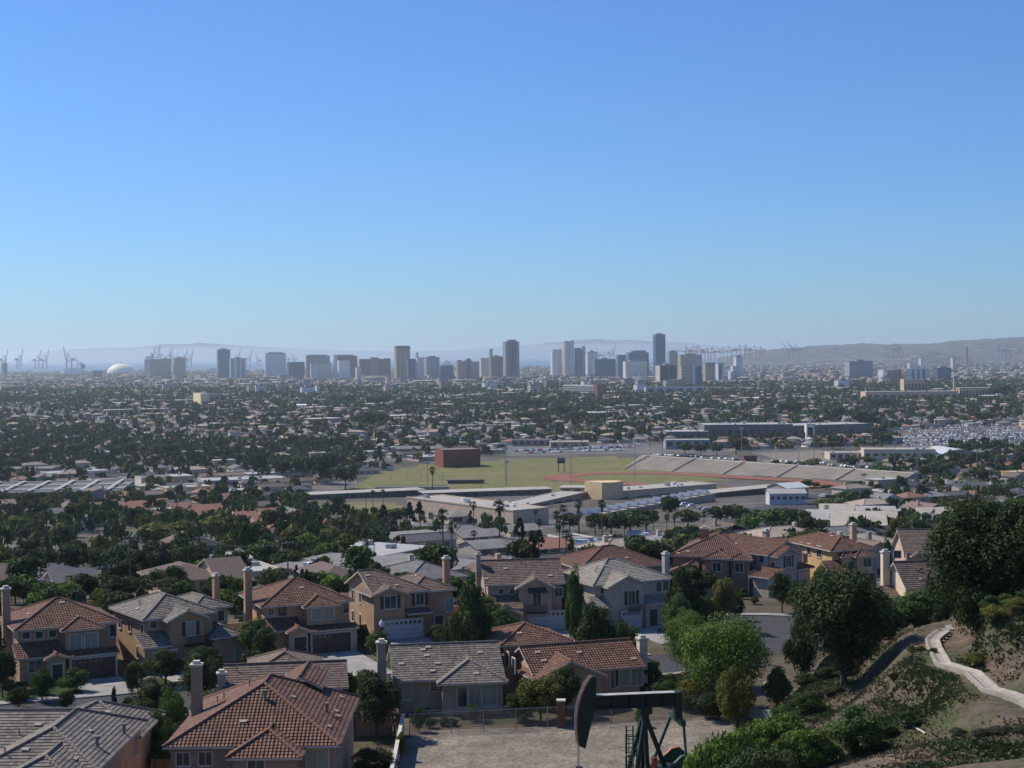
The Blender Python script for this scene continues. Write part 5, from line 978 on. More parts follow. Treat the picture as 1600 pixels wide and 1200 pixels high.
# poles
def pole(name,label,u,vb,vt,cat='pole',r=.18,group=None,arms=0,head=0,m=None):
    p=G(u,vb); H=P(u,vt,p.y).z-p.z; o=thing(name,label,cat,(p.x,p.y,p.z),GR,group); MB().tube((0,0,-.5),(0,0,H),r,r*.65,6).build('pole',m or M_bark,o)
    for k in range(arms): MB().box(-1.3,1.3,-.08,.08,H-.5-k*1.2,H-.36-k*1.2).build('crossarm',m or M_bark,o)
    if arms: 
        for x in (-1.1,-.5,.5,1.1): MB().tube((x,0,H-.36),(x,0,H-.1),.06,k=5).build('insulator',M_white,o)
    if head: MB().box(-1.6,1.6,-.2,.2,H-1.2,H).build('lamp_bank',M_metal,o)
    return p,H
up=[(166,942,883),(204,926,836),(196,873,845),(311,871,838),(450,900,846),(570,882,855),(657,838,806),(752,770,748),(537,870,853),(146,765,744),(1105,835,815),(1212,868,828),(560,776,748)]
tops=[]
for i,(u,vb,vt) in enumerate(up):
    p,H=pole('utility_pole','x',u,vb,vt,'utility pole',.17,'utility poles',2); pend(COL.objects[-1],'wooden utility pole',p) if False else None; tops.append(Vector((p.x,p.y,p.z+H-.3)))
for o in [o for o in COL.objects if o.name.startswith('utility_pole')]: pend(o,'wooden utility pole with crossarms',o.location)
for i,(a,b) in enumerate(((0,1),(1,3),(3,4),(4,5),(5,8))):
    a=tops[a]; b=tops[b]
    m=MB()
    for dx in (-.9,.9):
        q=[a.lerp(b,t)+Vector((dx*.88,dx*.47,-1.6*math.sin(math.pi*t))) for t in np.linspace(0,1,9)]; m.path(q,.03,4)
    tag(m.build('power_line',M_black),['power line from the leftmost tall pole to the tree belt pole','power line crossing the left tree belt','power line running above the mobile building','power line behind the peach house chimney','short power line behind the grey flat roofs'][i],'power line')
for i,(u,vb,vt) in enumerate(((676+116,757,720),(892,757,700),(992,744,686),(1159,727,668),(1272,737,655),(1248,733,690),(1328,735,690),(1398,740,690),(1433,742,700),(610,752,735),(636,752,735),(658,751,732),(692,756,735),(718,729,701),(668,757,722),(1350,775,740),(1458,775,750),(1526,735,705),(790,760,700))):
    pole('light_pole','x',u,vb,vt,'light pole',.28 if vb-vt>30 else .16,'light poles round the field and lots',0,1 if vb-vt>30 else 0,M_metal)
for o in [o for o in COL.objects if o.name.startswith('light_pole')]: pend(o,'slim grey light pole',o.location)
for i,(u,vb,vt) in enumerate(((375,846,822),(60,860,840),(885,845,818),(905,842,820),(1130,826,806),(976,838,812))): pole('road_lamp','x',u,vb,vt,'street lamp',.12,'tall road lamps',0,0,M_metal)
for o in [o for o in COL.objects if o.name.startswith('road_lamp')]: pend(o,'tall grey road lamp',o.location)
# ------------------------------------------------------------ palms
PA=make_palm('x',11,1); PB=make_palm('x',10,2,False)
def palm(u,vt,vb,k,s=1.):
    p=G(u,vb); top=P(u,vt,p.y).z; h=top-p.z; o,H=((PA,11),(PB,10))[k]; sc_=max(.7,min(1.35,h/H))*s; r=dup(o,(p.x,p.y,p.z),rnd.uniform(0,6.28),(sc_,sc_,h/(H+1.0)),None,'palm trees'); pend(r,'tall skirted palm tree' if k==0 else 'slim palm tree',p)
for e in ((676,731,771,0),(572,771,800,1),(583,767,798,1),(599,766,796,0),(516,776,801,1),(704,785,815,0),(692,798,872,0),(706,818,875,0),(740,785,828,0),(741,830,862,1),(781,785,862,0),(837,797,826,0),(843,812,850,0),(874,815,872,0),(885,830,880,1),(891,838,872,1),(941,783,840,0),(904,783,838,0),(1021,803,838,0),(1042,805,838,0),(1054,805,838,0),(1100,800,836,1),(880,790,835,1),(277,761,803,0),(992,837,868,1),(585,838,880,1),(574,845,880,1),(540,880,905,1),(112,900,932,1),(870,800,850,1),(1015,683,700,1),(1035,685,705,1),(617,663,682,1),(630,668,690,1),(262,705,728,1),(1155,808,838,1),(1292,790,815,1),(905,800,845,0),(1400,830,860,1)): palm(*e)
# ------------------------------------------------------------ trees, houses and cars that fill the city
def inpoly(x,y,poly):
    k=False; n=len(poly)
    for i in range(n):
        (x1,y1),(x2,y2)=poly[i],poly[i-1]
        if (y1>y)!=(y2>y) and x<(x2-x1)*(y-y1)/(y2-y1)+x1: k=not k
    return k
OPEN=[gpoly(q) for q in ([(475,804),(478,768),(560,744),(690,716),(980,708),(1200,714),(1400,733),(1400,757),(1330,775),(1290,806),(1275,843),(1040,850),(900,852),(640,826),(500,806)],[(590,905),(560,884),(640,860),(760,848),(905,838),(1030,838),(1000,862),(905,885),(840,905)],[(780,716),(800,694),(1010,692),(1180,706),(1400,730),(1390,745)],[(1405,702),(1400,674),(1600,662),(1640,702)],[(1190,730),(1190,704),(1480,700),(1470,726)])]
def free(x,y,pad=0): 
    return not any(inpoly(x,y,q) for q in FOOT) and not any(inpoly(x,y,q) for q in OPEN)
def midhouse(kind,W,D,H,wall,roof,rise,seed):
    o=thing('house','x','house',(0,0,-500),0,'houses of the middle distance'); h=W/2; d=D/2
    if kind=='flat': MB().box(-h,h,-d,d,-1.5,H).build('wall',wallm(*wall),o); MB().box(-h-.4,h+.4,-d-.4,d+.4,H,H+.3).build('roof',roof,o); MB().box(-1,1,-.7,.7,H+.3,H+1.2).build('rooftop_unit',M_metal,o)
    else:
        q,l=roof_polys(kind,-h-.5,h+.5,-d-.5,d+.5,H,rise); m=MB(); add_roof(m,q,l,0,caps=True,capr=.1); m.build('roof',[roof,M_trim],o); wb=MB().box(-h,h,-d,d,-1.5,H+.05)
        if kind=='gx':
            for s in (-1,1): t=[(s*h,-s*d*-1,H),(s*h,-s*d,H),(s*h,0,H+d*rise+.1)]; wb.poly(t if s<0 else t)
        if kind=='gy': wb.poly([(-h,-d,H),(h,-d,H),(0,-d,H+h*rise+.1)])
        wb.build('wall',wallm(*wall),o)
        MB().box(h*.5,h*.5+.8,-.4,.4,H,H+d*rise+.9).build('chimney',wallm(*wall),o)
    for x in (-h*.6,0.05*h,h*.62): MB().box(x-.7,x+.7,-d-.06,-d+.1,1,2.2).build('window',M_glass,o)
    MB().box(-h-.06,-h+.1,-1,.5,1,2.2).build('window',M_glass,o); return reg(o)
RM={'grey':mat('mid_grey_roof',(.17,.165,.16),.9,.2,1,orand=.25),'brown':mat('mid_brown_roof',(.17,.125,.10),.9,.2,1,orand=.25),'rust':mat('mid_rust_roof',(.25,.13,.095),.9,.2,1,orand=.2),'white':mat('mid_pale_roof',(.38,.37,.345),.85,.15,.6,orand=.2),'dark':mat('mid_dark_roof',(.085,.083,.085),.9,.2,1,orand=.2),'tan':mat('mid_tan_roof',(.32,.26,.2),.9,.2,1,orand=.2)}
PH=[('hip',13,10,2.9,lw,'grey',.36),('gx',14,9,2.9,cw,'brown',.36),('hip',12,11,3.,cw,'rust',.36),('flat',15,11,3.4,lw,'white',0),('gy',11,13,2.9,whw,'grey',.36),('gx',15,8,2.9,('blush_wall',(.5,.4,.36)),'dark',.34),('hip',15,10,5.6,lw,'tan',.33),('flat',18,12,6.2,cw,'white',0),('gy',10,12,5.4,gw,'brown',.35),('hip',14,10,2.9,bw,'dark',.36)]
NP=[midhouse(k,W,D,H,wl,RM[rn],ri,i) for i,(k,W,D,H,wl,rn,ri) in enumerate(PH)]
DESC=['low grey hip roofed house','low brown gabled house','rust hip roofed house','pale flat roofed building','white walled house with grey gable roof','dark roofed long house','two storey tan roofed house','two storey flat roofed block','two storey brown gabled house','blue walled house with dark hip roof']
cs,sn=math.cos(GR),math.sin(GR); houses=[]
AVP=(-855.,-285.,95.,475.,1235.,2185.); AVQ=(882.,1470.,2310.,3402.,4830.)
def onav(x,y,m=13.):
    p,q=cs*x+sn*y,-sn*x+cs*y; return y>560 and (any(abs(p-a)<m for a in AVP) or any(abs(q-a)<m for a in AVQ))
for ax_,vals in (('p',AVP),('q',AVQ)):
    for a in vals:
        mb=MB(); t=-2600.
        while t<9000:
            pts4=[((a+d) if ax_=='p' else t+e_,(t+e_) if ax_=='p' else (a+d)) for d,e_ in ((-9,0),(9,0),(9,60),(-9,60))]; w4=[(cs*p-sn*q,sn*p+cs*q) for p,q in pts4]; t+=60
            if all(y>600 and abs(x)<.36*y+40 and y<8000 for x,y in w4) and all(free(x,y) for x,y in w4): mb.poly([(x,y,tz(x,y)+.25) for x,y in w4])
        if mb.f: tag(mb.build('avenue',M_park),kind='structure')
def vnoise(x,y): return math.sin(x*.004+1.7*math.sin(y*.0031))+math.sin(y*.0052+1.3*math.sin(x*.0027+1))
def belt(u,v): return (u<600 and 785<v<945) or (u<560 and 690<v<735) or (800<v<850 and u>1380)
for bi in range(-60,60):
    for bj in range(-20,110):
        cx_,cy_=bi*190.,bj*84.
        X0,Y0=cs*cx_-sn*cy_,sn*cx_+cs*cy_
        if Y0<150 or Y0>11800 or abs(X0)>.36*Y0+160: continue
        pitch_=15.5 if Y0<4200 else 24
        if Y0>900 and rnd.random()<.13:
            for cxx in (-55,5,60):
                for cyy in (-14,16):
                    if rnd.random()<.6:
                        px,py=cx_+cxx,cy_+cyy; wx,wy=cs*px-sn*py,sn*px+cs*py
                        if abs(wx)<.345*wy and wy<11000 and free(wx,wy) and not onav(wx,wy,30): u,v=proj((wx,wy,tz(wx,wy))); houses.append((wy,wx,rnd.choice((7,3,7)),GR,rnd.uniform(1.6,2.7),u,v))
            continue
        for row in (-1,1):
            x=-82.
            while x<82:
                px,py=cx_+x+rnd.uniform(-1,1),cy_+row*19+rnd.uniform(-2.5,2.5); wx,wy=cs*px-sn*py,sn*px+cs*py; x+=pitch_*rnd.uniform(.92,1.12)
                if wy<258 or wy>11500 or abs(wx)>.345*wy+14: continue
                if wy>4200 and rnd.random()<.35: continue
                if wy>7500 and rnd.random()<.5: continue
                u,v=proj((wx,wy,tz(wx,wy)))
                if belt(u,v) and rnd.random()<(.74 if v>735 else .45): continue
                if v>842 and u<640: continue
                if wy<2600 and not free(wx,wy): continue
                if onav(wx,wy,19): continue
                k=rnd.choices(range(10),[16,16,10,(6 if wy>600 else 0),12,12,5,(3+(wy>3500)*10 if wy>600 else 0),5,6])[0]; houses.append((wy,wx,k,GR+(math.pi if row>0 else 0)+(math.pi/2 if rnd.random()<.2 else 0),rnd.uniform(.88,1.15),u,v))
houses.sort(); print('houses',len(houses))
for (y,x,k,rz,s,u,v) in houses[:290]:
    z=tz(x,y); r=dup(NP[k],(x,y,z),rz,(s,s,1),None,'houses of the middle distance'); pend(r,DESC[k],(x,y,z))
def batch(name,label,cat_items,tmpl,mats):
    "tmpl[k]=(V (n,3), F (m,4), mat idx (m,)); items: (k,x,y,z,rz,sx,sz)"
    Vs=[];Fs=[];Ms=[];n0=0
    by={}
    for it in cat_items: by.setdefault(it[0],[]).append(it[1:])
    for k,its in by.items():
        a=np.array(its); V,F,M=tmpl[k]; n=len(a); c_,s_=np.cos(a[:,3]),np.sin(a[:,3]); vx=V[None,:,0]*a[:,4,None]; vy=V[None,:,1]*a[:,4,None]
        W=np.stack([vx*c_[:,None]-vy*s_[:,None]+a[:,0,None],vx*s_[:,None]+vy*c_[:,None]+a[:,1,None],V[None,:,2]*a[:,5,None]+a[:,2,None]],-1).reshape(-1,3)
        Fk=(F[None]+ (np.arange(n)*len(V))[:,None,None]).reshape(-1,4)+n0; Vs.append(W); Fs.append(Fk); Ms.append(np.tile(M,n)); n0+=len(W)
    o=npmesh(name,np.concatenate(Vs),np.concatenate(Fs),np.concatenate(Ms),mats); return tag(o,label,name.replace('_',' '),kind='stuff')
fm=[mat('far_'+n_,c_,.9,.28,.02) for n_,c_ in (('roof_grey',(.22,.21,.195)),('roof_brown',(.17,.125,.095)),('roof_rust',(.26,.145,.105)),('roof_pale',(.52,.50,.46)),('roof_dark',(.09,.085,.085)),('roof_tan',(.38,.30,.22)),('wall_pale',(.62,.54,.44)),('wall_tan',(.44,.34,.25)),('wall_grey',(.34,.33,.33)),('glass',(.05,.055,.06)))]
ridx={'grey':0,'brown':1,'rust':2,'white':3,'dark':4,'tan':5}
TH={}
for i,(k,W,D,H,wl,rn,ri) in enumerate(PH):
    h,d=W/2,D/2; B=[(-h,-d),(h,-d),(h,d),(-h,d)]; V=[(x,y,-1.5) for x,y in B]+[(x,y,H) for x,y in B]; F=[(0,1,5,4),(1,2,6,5),(2,3,7,6),(3,0,4,7)]; M=[(6,7,6,6,6,7,8,7,6,8)[i]]*4; h+=.5; d+=.5; n=len(V); e=.05
    B=[(-h,-d),(h,-d),(h,d),(-h,d)]; V+=[(x,y,H) for x,y in B]
    if k=='flat': V=V[:8]+[(x,y,H+.3) for x,y in B]+[(x,y,H) for x,y in B]; F+=[(8,9,10,11),(12,13,9,8),(13,14,10,9),(14,15,11,10),(15,12,8,11)]
    else:
        t=min(h,d)*ri
        if k=='gy': V+=[(-e,-d,H+t),(e,-d,H+t),(e,d,H+t),(-e,d,H+t)]
        elif k=='gx': V+=[(-h,-e,H+t),(h,-e,H+t),(h,e,H+t),(-h,e,H+t)]
        else: g_=h-d if h>d else .3; V+=[(-g_-e,-e,H+t),(g_+e,-e,H+t),(g_+e,e,H+t),(-g_-e,e,H+t)]
        F+=[(8,9,13,12),(9,10,14,13),(10,11,15,14),(11,8,12,15)]
    M+= [ridx[rn]]*(len(F)-4)
    for x in (-.6,.05,.6): n=len(V); q=x*W/2; V+=[(q-.7,-D/2-.06,1),(q+.7,-D/2-.06,1),(q+.7,-D/2-.06,2.2),(q-.7,-D/2-.06,2.2)]; F.append((n,n+1,n+2,n+3)); M.append(9)
    TH[i]=(np.array(V,float),np.array(F),np.array(M))
def hz_(y): return float(np.interp(y,PY,PZ))
batch('distant_houses','small pale and brown roofed houses packed across the plain toward the towers',[(k,x,y,hz_(y),rz,s*(1 if y<4200 else rnd.choice((1,1.4,1.9))),1 if y<4200 else rnd.choice((1,1,1.6,2.2))) for (y,x,k,rz,s,u,v) in houses[290:]],TH,fm)
for o in NP: kill(o)
# trees
def midtree(name,lm,H,rx,n,cl,ls,seed,cone=False):
    o=thing(name,'x','tree',(0,0,-500),0); z0=H*.18; rz=(H-z0)/2; V,F,c,cr=crown_arr(n,cl,rx,rz,z0+rz,ls,seed,cone=cone); npmesh('crown',V,F,None,[lm],o); MB().tube((0,0,-.5),(0,0,H*.6),H*.03,H*.015,6).build('trunk',M_bark,o); return reg(o),H,rx
MT={'oak':midtree('broadleaf_tree',L_oak,7,3.6,1500,22,.36,21),'oak2':midtree('broadleaf_tree',L_oak,8,4.4,1900,28,.38,22),'mid':midtree('broadleaf_tree',L_mid,6.5,3.4,1500,22,.34,23),'yel':midtree('yellowing_tree',L_yel,6,3.6,1500,22,.34,24),'br':midtree('broadleaf_tree',L_bright,5,2.8,1200,18,.32,25),'cyp':midtree('cypress_tree',L_cyp,9,1.3,900,26,.28,26,True),'pin':midtree('conifer_tree',L_cyp,9,2.6,1400,34,.34,27,True),'red':midtree('purple_leaf_tree',L_red,5,2.6,1200,18,.32,28),'ol':midtree('olive_tree',L_olive,5,2.6,1200,18,.32,29)}
TD={'oak':'dark rounded tree','oak2':'large dark spreading tree','mid':'mid green tree','yel':'yellow green autumn tree','br':'bright green tree','cyp':'thin dark cypress','pin':'dark conical conifer','red':'purple leaved tree','ol':'grey green tree'}
TK={'cyp':'cypress tree','red':'tree'}
TR=[]
def hero(k,u,vt,vb,wpx):
    p=G(u,vb); h=P(u,vt,p.y).z-p.z; TR.append((p.y,p.x,k,h,wpx*p.y/2400/2,True))
for e in (('oak2',405,702,750,32),('oak2',440,712,752,40),('mid',470,706,752,45),('oak2',500,702,756,55),('oak2',540,722,764,50),('oak2',120,690,712,40),('oak2',270,690,715,40),('oak',205,690,712,30),('mid',245,693,712,28),('oak2',585,640,668,60),('oak2',560,646,662,40),('oak2',640,622,640,50),('oak2',530,614,632,60),('oak2',590,615,634,46),
 ('oak2',120,780,822,45),('oak2',70,850,905,60),('oak2',120,845,905,70),('oak2',160,850,905,60),('yel',100,815,850,50),('yel',30,805,830,60),('yel',240,815,855,70),('yel',280,812,850,70),('yel',330,805,845,60),('yel',365,830,870,50),('oak2',360,800,840,60),('oak',400,815,860,50),('red',405,848,880,45),('br',520,845,885,50),('br',500,850,890,40),('mid',450,855,895,60),('oak2',575,812,856,50),('yel',515,822,850,40),('oak2',430,790,840,50),('oak2',385,805,880,50),('br',220,870,905,50),('br',255,865,905,60),('br',290,870,900,50),('cyp',72,842,880,10),('mid',20,870,915,60),('yel',50,880,915,50),
 ('pin',812,812,870,30),('pin',842,830,870,28),('cyp',735,800,830,16),('oak2',620,790,822,50),('pin',600,790,822,26),('pin',640,786,822,22),('pin',655,785,822,24),('oak',590,800,822,40),('oak2',530,770,800,26),('oak2',660,820,846,40),
 ('oak2',955,800,838,60),('oak2',985,795,838,70),('oak2',1010,790,832,50),('oak2',1045,770,815,34),('oak',930,800,836,40),('oak',890,800,832,40),('oak',1075,795,825,50),('oak',1120,790,822,40),('oak2',1150,785,822,50),('oak',1180,795,822,40),('mid',1180,795,832,50),('mid',1210,790,836,60),('br',1165,805,838,40),('oak2',1240,790,830,70),('ol',1250,815,848,60),('ol',1215,815,850,50),
 ('mid',1300,775,806,70),('oak',1330,765,800,60),('oak',1360,788,805,40),('oak',1345,830,860,30),('oak',1413,818,850,30),('oak',1445,815,845,30),('oak',1475,815,845,26),('yel',1385,803,835,40),('mid',1355,793,812,40),('ol',1310,822,848,50),
 ('mid',1300,688,702,22),('oak2',1380,700,718,30),('mid',1397,705,735,24),('oak',1330,712,735,30),('oak2',1470,720,745,50),('oak',1530,730,755,40),('oak2',1450,725,748,40),('mid',1375,725,744,40),('mid',1340,750,765,40),('oak2',1350,640,668,50),('oak2',1300,630,660,50),('oak2',1240,625,650,50),('oak2',1150,680,712,34),('oak2',1095,690,712,30),('mid',1070,690,710,30),('oak2',1120,690,712,26),('oak2',1380,620,640,50),('oak2',1540,640,662,50),('oak2',1560,600,622,40),('oak2',1060,635,652,50),('oak2',880,630,650,40),('oak2',900,640,660,40),('oak2',835,620,640,60),('oak2',820,640,660,60),('mid',1590,775,800,50),('oak',1560,755,775,40)): hero(*e)
for i in range(46):
    u=rnd.uniform(1190,1600); v=rnd.uniform(722,768) if u>1400 else rnd.choice((rnd.uniform(724,733),rnd.uniform(762,790))); hero(rnd.choice(('oak','mid','ol','oak2','yel')),u,v-rnd.uniform(8,16),v,rnd.uniform(14,34))
for i in range(9): hero('cyp',720+i*13,665,680,3)
pools=['oak','oak2','mid','yel','br','cyp','pin','red','ol']
for (y,x,k,rz,s,u,v) in houses:
    n=(rnd.random()<.85)+(rnd.random()<.55)+(rnd.random()<.15)+(2 if vnoise(x,y)>1.1 and y<3500 else 0)
    if y>3500: n=(rnd.random()<.9)+(rnd.random()<.6)
    if belt(u,v) and y<1500: n+=3
    for _ in range(n):
        a=rnd.uniform(0,6.28); d=rnd.uniform(9,16); xx,yy=x+d*math.cos(a),y+d*math.sin(a)
        if yy<262 or onav(xx,yy,10): continue
        if yy<1500 and not free(xx,yy): continue
        kk=rnd.choices(pools,[30,22,20,7 if y>1000 else 12,6,4,4,2,8])[0]; h=rnd.uniform(4.5,9.5)*(1.35 if kk=='cyp' else 1)*(1 if y<1000 else 1.3); TR.append((yy,xx,kk,h,(h*rnd.uniform(.4,.62) if kk not in('cyp','pin') else h*rnd.uniform(.12,.3)),False))
for _ in range(6500):
    yy=232+ (rnd.random()**.6)*1300; xx=rnd.uniform(-.34,.34)*yy
    if yy<262 and (xx>-18 or hhit(xx,yy,2)): continue
    u,v=proj((xx,yy,hz_(yy)))
    if not (belt(u,v) or rnd.random()<.22 or (u<640 and v>842)): continue
    if (v>905 and u>640) or v>950 or not free(xx,yy): continue
    kk=rnd.choices(pools,[22,16,20,22,16,4,3,2,8])[0]; h=rnd.uniform(3.5,8.5); TR.append((yy,xx,kk,h,h*rnd.uniform(.42,.6) if kk not in('cyp','pin') else h*.2,False))
for _ in range(900):
    yy=rnd.uniform(196,264); xx=rnd.uniform(-.345*yy,-.02*yy)
    u,v=proj((xx,yy,hz_(yy)))
    if hhit(xx,yy,2.2) or onstreet(xx,yy) or not free(xx,yy) or yy<185+.5*(xx+45)+14 or rnd.random()<.82: continue
    kk=rnd.choices(pools,[22,8,26,12,20,3,2,2,10])[0]; h=rnd.uniform(1.6,4.6); TR.append((yy,xx,kk,h,h*rnd.uniform(.45,.7) if kk not in('cyp','pin') else h*.2,True))
TR=[t for t in TR if abs(t[1])<.345*t[0]+10]
TR.sort(key=lambda t:-(t[3]+2*t[4])/t[0]*(3 if t[5] else 1)); print('trees',len(TR))
for (y,x,k,h,w_,hh_) in TR[:300]:
    o,H,rx=MT[k]; z=tz(x,y); r=dup(o,(x,y,z),rnd.uniform(0,6.28),(w_/rx,w_/rx,h/H),None,'trees of the middle distance'); pend(r,TD[k],(x,y,z))
def ttm(seed,n,ls,cone):
    V,F,c,cr=crown_arr(n,9,1,.45,.55,ls,seed,cone=cone); n0=len(V); t=[(-.05,0,-.1),(.05,0,-.1),(.04,0,.5),(-.04,0,.5)]; return np.concatenate([V,np.array(t)]),np.concatenate([F,np.array([[n0,n0+1,n0+2,n0+3]])]),None
LMATS=[leaf('far_leaf_'+n_,a_,b_,.05,0) for n_,a_,b_ in (('dark',(.036,.058,.024),(.075,.10,.04)),('mid',(.055,.095,.03),(.095,.135,.05)),('yellow',(.10,.11,.03),(.15,.14,.045)),('bright',(.075,.12,.028),(.11,.165,.045)),('olive',(.055,.06,.04),(.085,.09,.06)))]+[M_bark]
mk={'oak':0,'oak2':0,'mid':1,'yel':2,'br':3,'cyp':0,'pin':0,'red':4,'ol':4}; TT={}
for lod,(n_,ls) in enumerate(((240,.14),(60,.26),(20,.42))):
    for kk in pools:
        for sd_ in range(2):
            V,F,_=ttm(40+sd_+lod*5,n_,ls,kk in('cyp','pin')); M=np.full(len(F),mk[kk]); M[-1]=5; TT[(lod,kk,sd_)]=(V,F,M)
it=[]
for (y,x,k,h,w_,_) in TR[300:]:
    lod=0 if y<1300 else 1 if y<2900 else 2; it.append(((lod,k,rnd.randrange(2)),x,y,hz_(y),rnd.uniform(0,6.28),w_,h))
batch('distant_trees','dense green trees scattered between the houses across the whole plain',it,TT,LMATS)
for k in MT: kill(MT[k][0])
for o in (PA,PB): kill(o)
# ------------------------------------------------------------ cars
def carp(colr,nm,van):
    o=thing('parked_car','x','car',(0,0,-500),0); m=mat('car_paint_'+nm,colr,.3,.03,spec=.6); b=MB(); L,W,=2.25,.88
    pr_=[(-L,.35),(-L,.8),(-L*.62,.92),(-L*.4,1.4 if not van else 1.75),(L*.45,1.42 if not van else 1.8),(L*.8 if not van else L*.97,.98),(L,.85),(L,.35)]
    for s in (-1,1):
        q=[(x,s*W*(1 if z<1 else .84),z) for x,z in pr_]; b.poly(q if s>0 else q[::-1])
    n=len(pr_)
    for i in range(n):
        (x0,z0),(x1,z1)=pr_[i],pr_[(i+1)%n]; w0=W*(1 if z0<1 else .84); w1=W*(1 if z1<1 else .84); b.poly([(x0,-w0,z0),(x0,w0,z0),(x1,w1,z1),(x1,-w1,z1)])
    b.build('body',m,o); g_=MB(); zt=1.32 if not van else 1.6; g_.box(-L*.42,L*.55,-W*.93,W*.93,.98,zt); g_.build('window',M_glass,o)
    for x in (-L*.62,L*.62):
        for s in (-1,1): MB().tube((x,s*W-.1,.33),(x,s*W+.03,.33),.33,k=10).build('wheel',M_black,o)
    return reg(o)
CN=[('white',(.7,.7,.7)),('silver',(.4,.41,.42)),('black',(.03,.03,.035)),('dark blue',(.05,.08,.16)),('red',(.35,.04,.03)),('beige',(.45,.38,.28))]
CP_=[carp(c_,n_,i in(0,5)) for i,(n_,c_) in enumerate(CN)]; nc=0
def carrow(u0,v0,u1,v1,n,fill=.8,yaw=None):
    global nc
    a=G(u0,v0); b=G(u1,v1); ya=math.atan2(b.y-a.y,b.x-a.x)+math.pi/2 if yaw is None else yaw
    for i in range(n):
        if rnd.random()>fill or nc>=292: continue
        p=a.lerp(b,(i+.5)/n); k=rnd.choices(range(6),[38,22,16,8,7,9])[0]; z=tz(p.x,p.y)+.2; r=dup(CP_[k],(p.x,p.y,z),ya+rnd.choice((0,math.pi))+rnd.uniform(-.05,.05),(1,1,1),None,'cars parked across the town'); pend(r,CN[k][0]+' parked car',(p.x,p.y,z)); nc+=1
for e in ((905,854,935,850,7,.9),(855,852,885,858,5),(935,848,960,846,4),(1000,843,1030,840,5),(980,838,1025,838,6),(805,706,990,699,44,.85),(820,709,980,704,36,.8),(905,701,1000,696,26,.85),(1020,712,1090,715,18,.8),(1095,717,1160,720,12,.6),(1205,722,1300,726,20,.6),(1290,728,1390,734,20,.7),(1360,726,1440,730,14,.6),(1282,778,1335,776,14,.85),(1375,779,1430,783,16,.8),(1400,776,1450,780,10,.7),(1350,788,1400,790,12,.7),(1060,790,1120,800,10,.6),(1410,685,1600,678,46,.85),(1420,692,1600,686,46,.85),(1440,681,1600,673,36,.8),(1500,742,1560,748,10,.7)): carrow(*e)
for (x,y,r_) in ((-41.5,160.2,3.6),(6.5,176.2,3.2)): pass
for o in CP_: kill(o)
cv=[];cf=[];cm=[]
for (x0,x1,y0_,y1_,z0,z1,m_) in ((-2.2,2.2,-.88,.88,.3,.9,0),(-1.2,1.4,-.8,.8,.9,1.42,1)):
    n=len(cv); cv+=[(x0,y0_,z0),(x1,y0_,z0),(x1,y1_,z0),(x0,y1_,z0),(x0*.95,y0_*.9,z1),(x1*.9,y0_*.9,z1),(x1*.9,y1_*.9,z1),(x0*.95,y1_*.9,z1)]
    for q in ((4,5,6,7),(0,1,5,4),(1,2,6,5),(2,3,7,6),(3,0,4,7)): cf.append([n+i for i in q]); cm.append(m_)
cm=np.array(cm); TC={k:(np.array(cv,float),np.array(cf),np.where((cm==1)&(np.arange(10)%5!=0),6,k)) for k in range(6)}; ci=[]
for rr in range(9):
    a=G(1412+rr*2,698-rr*3.8); b=G(1610,690-rr*3.4)
    for i in range(62):
        if rnd.random()<.25: continue
        p=a.lerp(b,(i+.5)/62); ci.append((rnd.choices(range(6),[38,22,16,8,7,9])[0],p.x+rnd.uniform(-.5,.5),p.y+9+rnd.uniform(-1,1),tz(p.x,p.y+9)+.15,1.57+rnd.uniform(-.1,.1),1.,1.))
batch('parked_cars','hundreds of cars filling the big lot on the right beyond the campus',ci,TC,[bpy.data.materials['car_paint_'+n_] for n_,_ in CN]+[M_glass])
p=G(1385,703); 
for i,(u,v,c_) in enumerate(((1265,692,'white'),(1320,692,'red'),(713,690,'blue'))):
    p=G(u,v); o=thing('canopy_tent',['white canopy tent on the lawn of the blue campus building','red canopy tent left of the shops','blue canopy tent behind the red brick block'][i],'tent',(p.x,p.y,p.z)); q=5.; MB().poly([(-q,-q,3),(q,-q,3),(0,0,5.5)]).poly([(q,-q,3),(q,q,3),(0,0,5.5)]).poly([(q,q,3),(-q,q,3),(0,0,5.5)]).poly([(-q,q,3),(-q,-q,3),(0,0,5.5)]).build('canopy',mat('canvas_'+c_,{'white':(.8,.8,.8),'red':(.45,.06,.05),'blue':(.05,.16,.5)}[c_],.7,.03),o)
    for x in (-q,q):
        for y in (-q,q): MB().tube((x,y,-.5),(x,y,3),.15,k=5).build('pole',M_metal,o)
# ------------------------------------------------------------ skyline
FA={'tan':facade('tan_facade',(0.52,0.41,0.30),(.12,.10,.09)),'cream':facade('cream_facade',(0.80,0.72,0.61),(.18,.18,.18)),'white':facade('white_facade',(0.80,0.80,0.80),(.22,.25,.28)),'blue':facade('blue_glass_facade',(0.14,0.20,0.29),(.05,.08,.13),3.6,2.4,.7,.8,.3),'teal':facade('teal_glass_facade',(0.19,0.32,0.36),(.06,.12,.15),3.6,2.4,.7,.8,.3),'grey':facade('grey_facade',(0.41,0.41,0.42),(.10,.11,.13)),'brown':facade('brown_facade',(0.35,0.23,0.19),(.09,.08,.08)),'pink':facade('pink_facade',(0.61,0.43,0.39),(.15,.12,.12)),'black':facade('black_glass_facade',(0.03,0.03,0.04),(.012,.014,.02),3.6,3.2,.8,.8,.2),'stripe':facade('striped_facade',(0.70,0.61,0.49),(.12,.11,.10),3.6,900,.45,1.1),'strv':facade('ribbed_facade',(0.61,0.48,0.35),(.13,.10,.08),900,5,1.1,.45)}
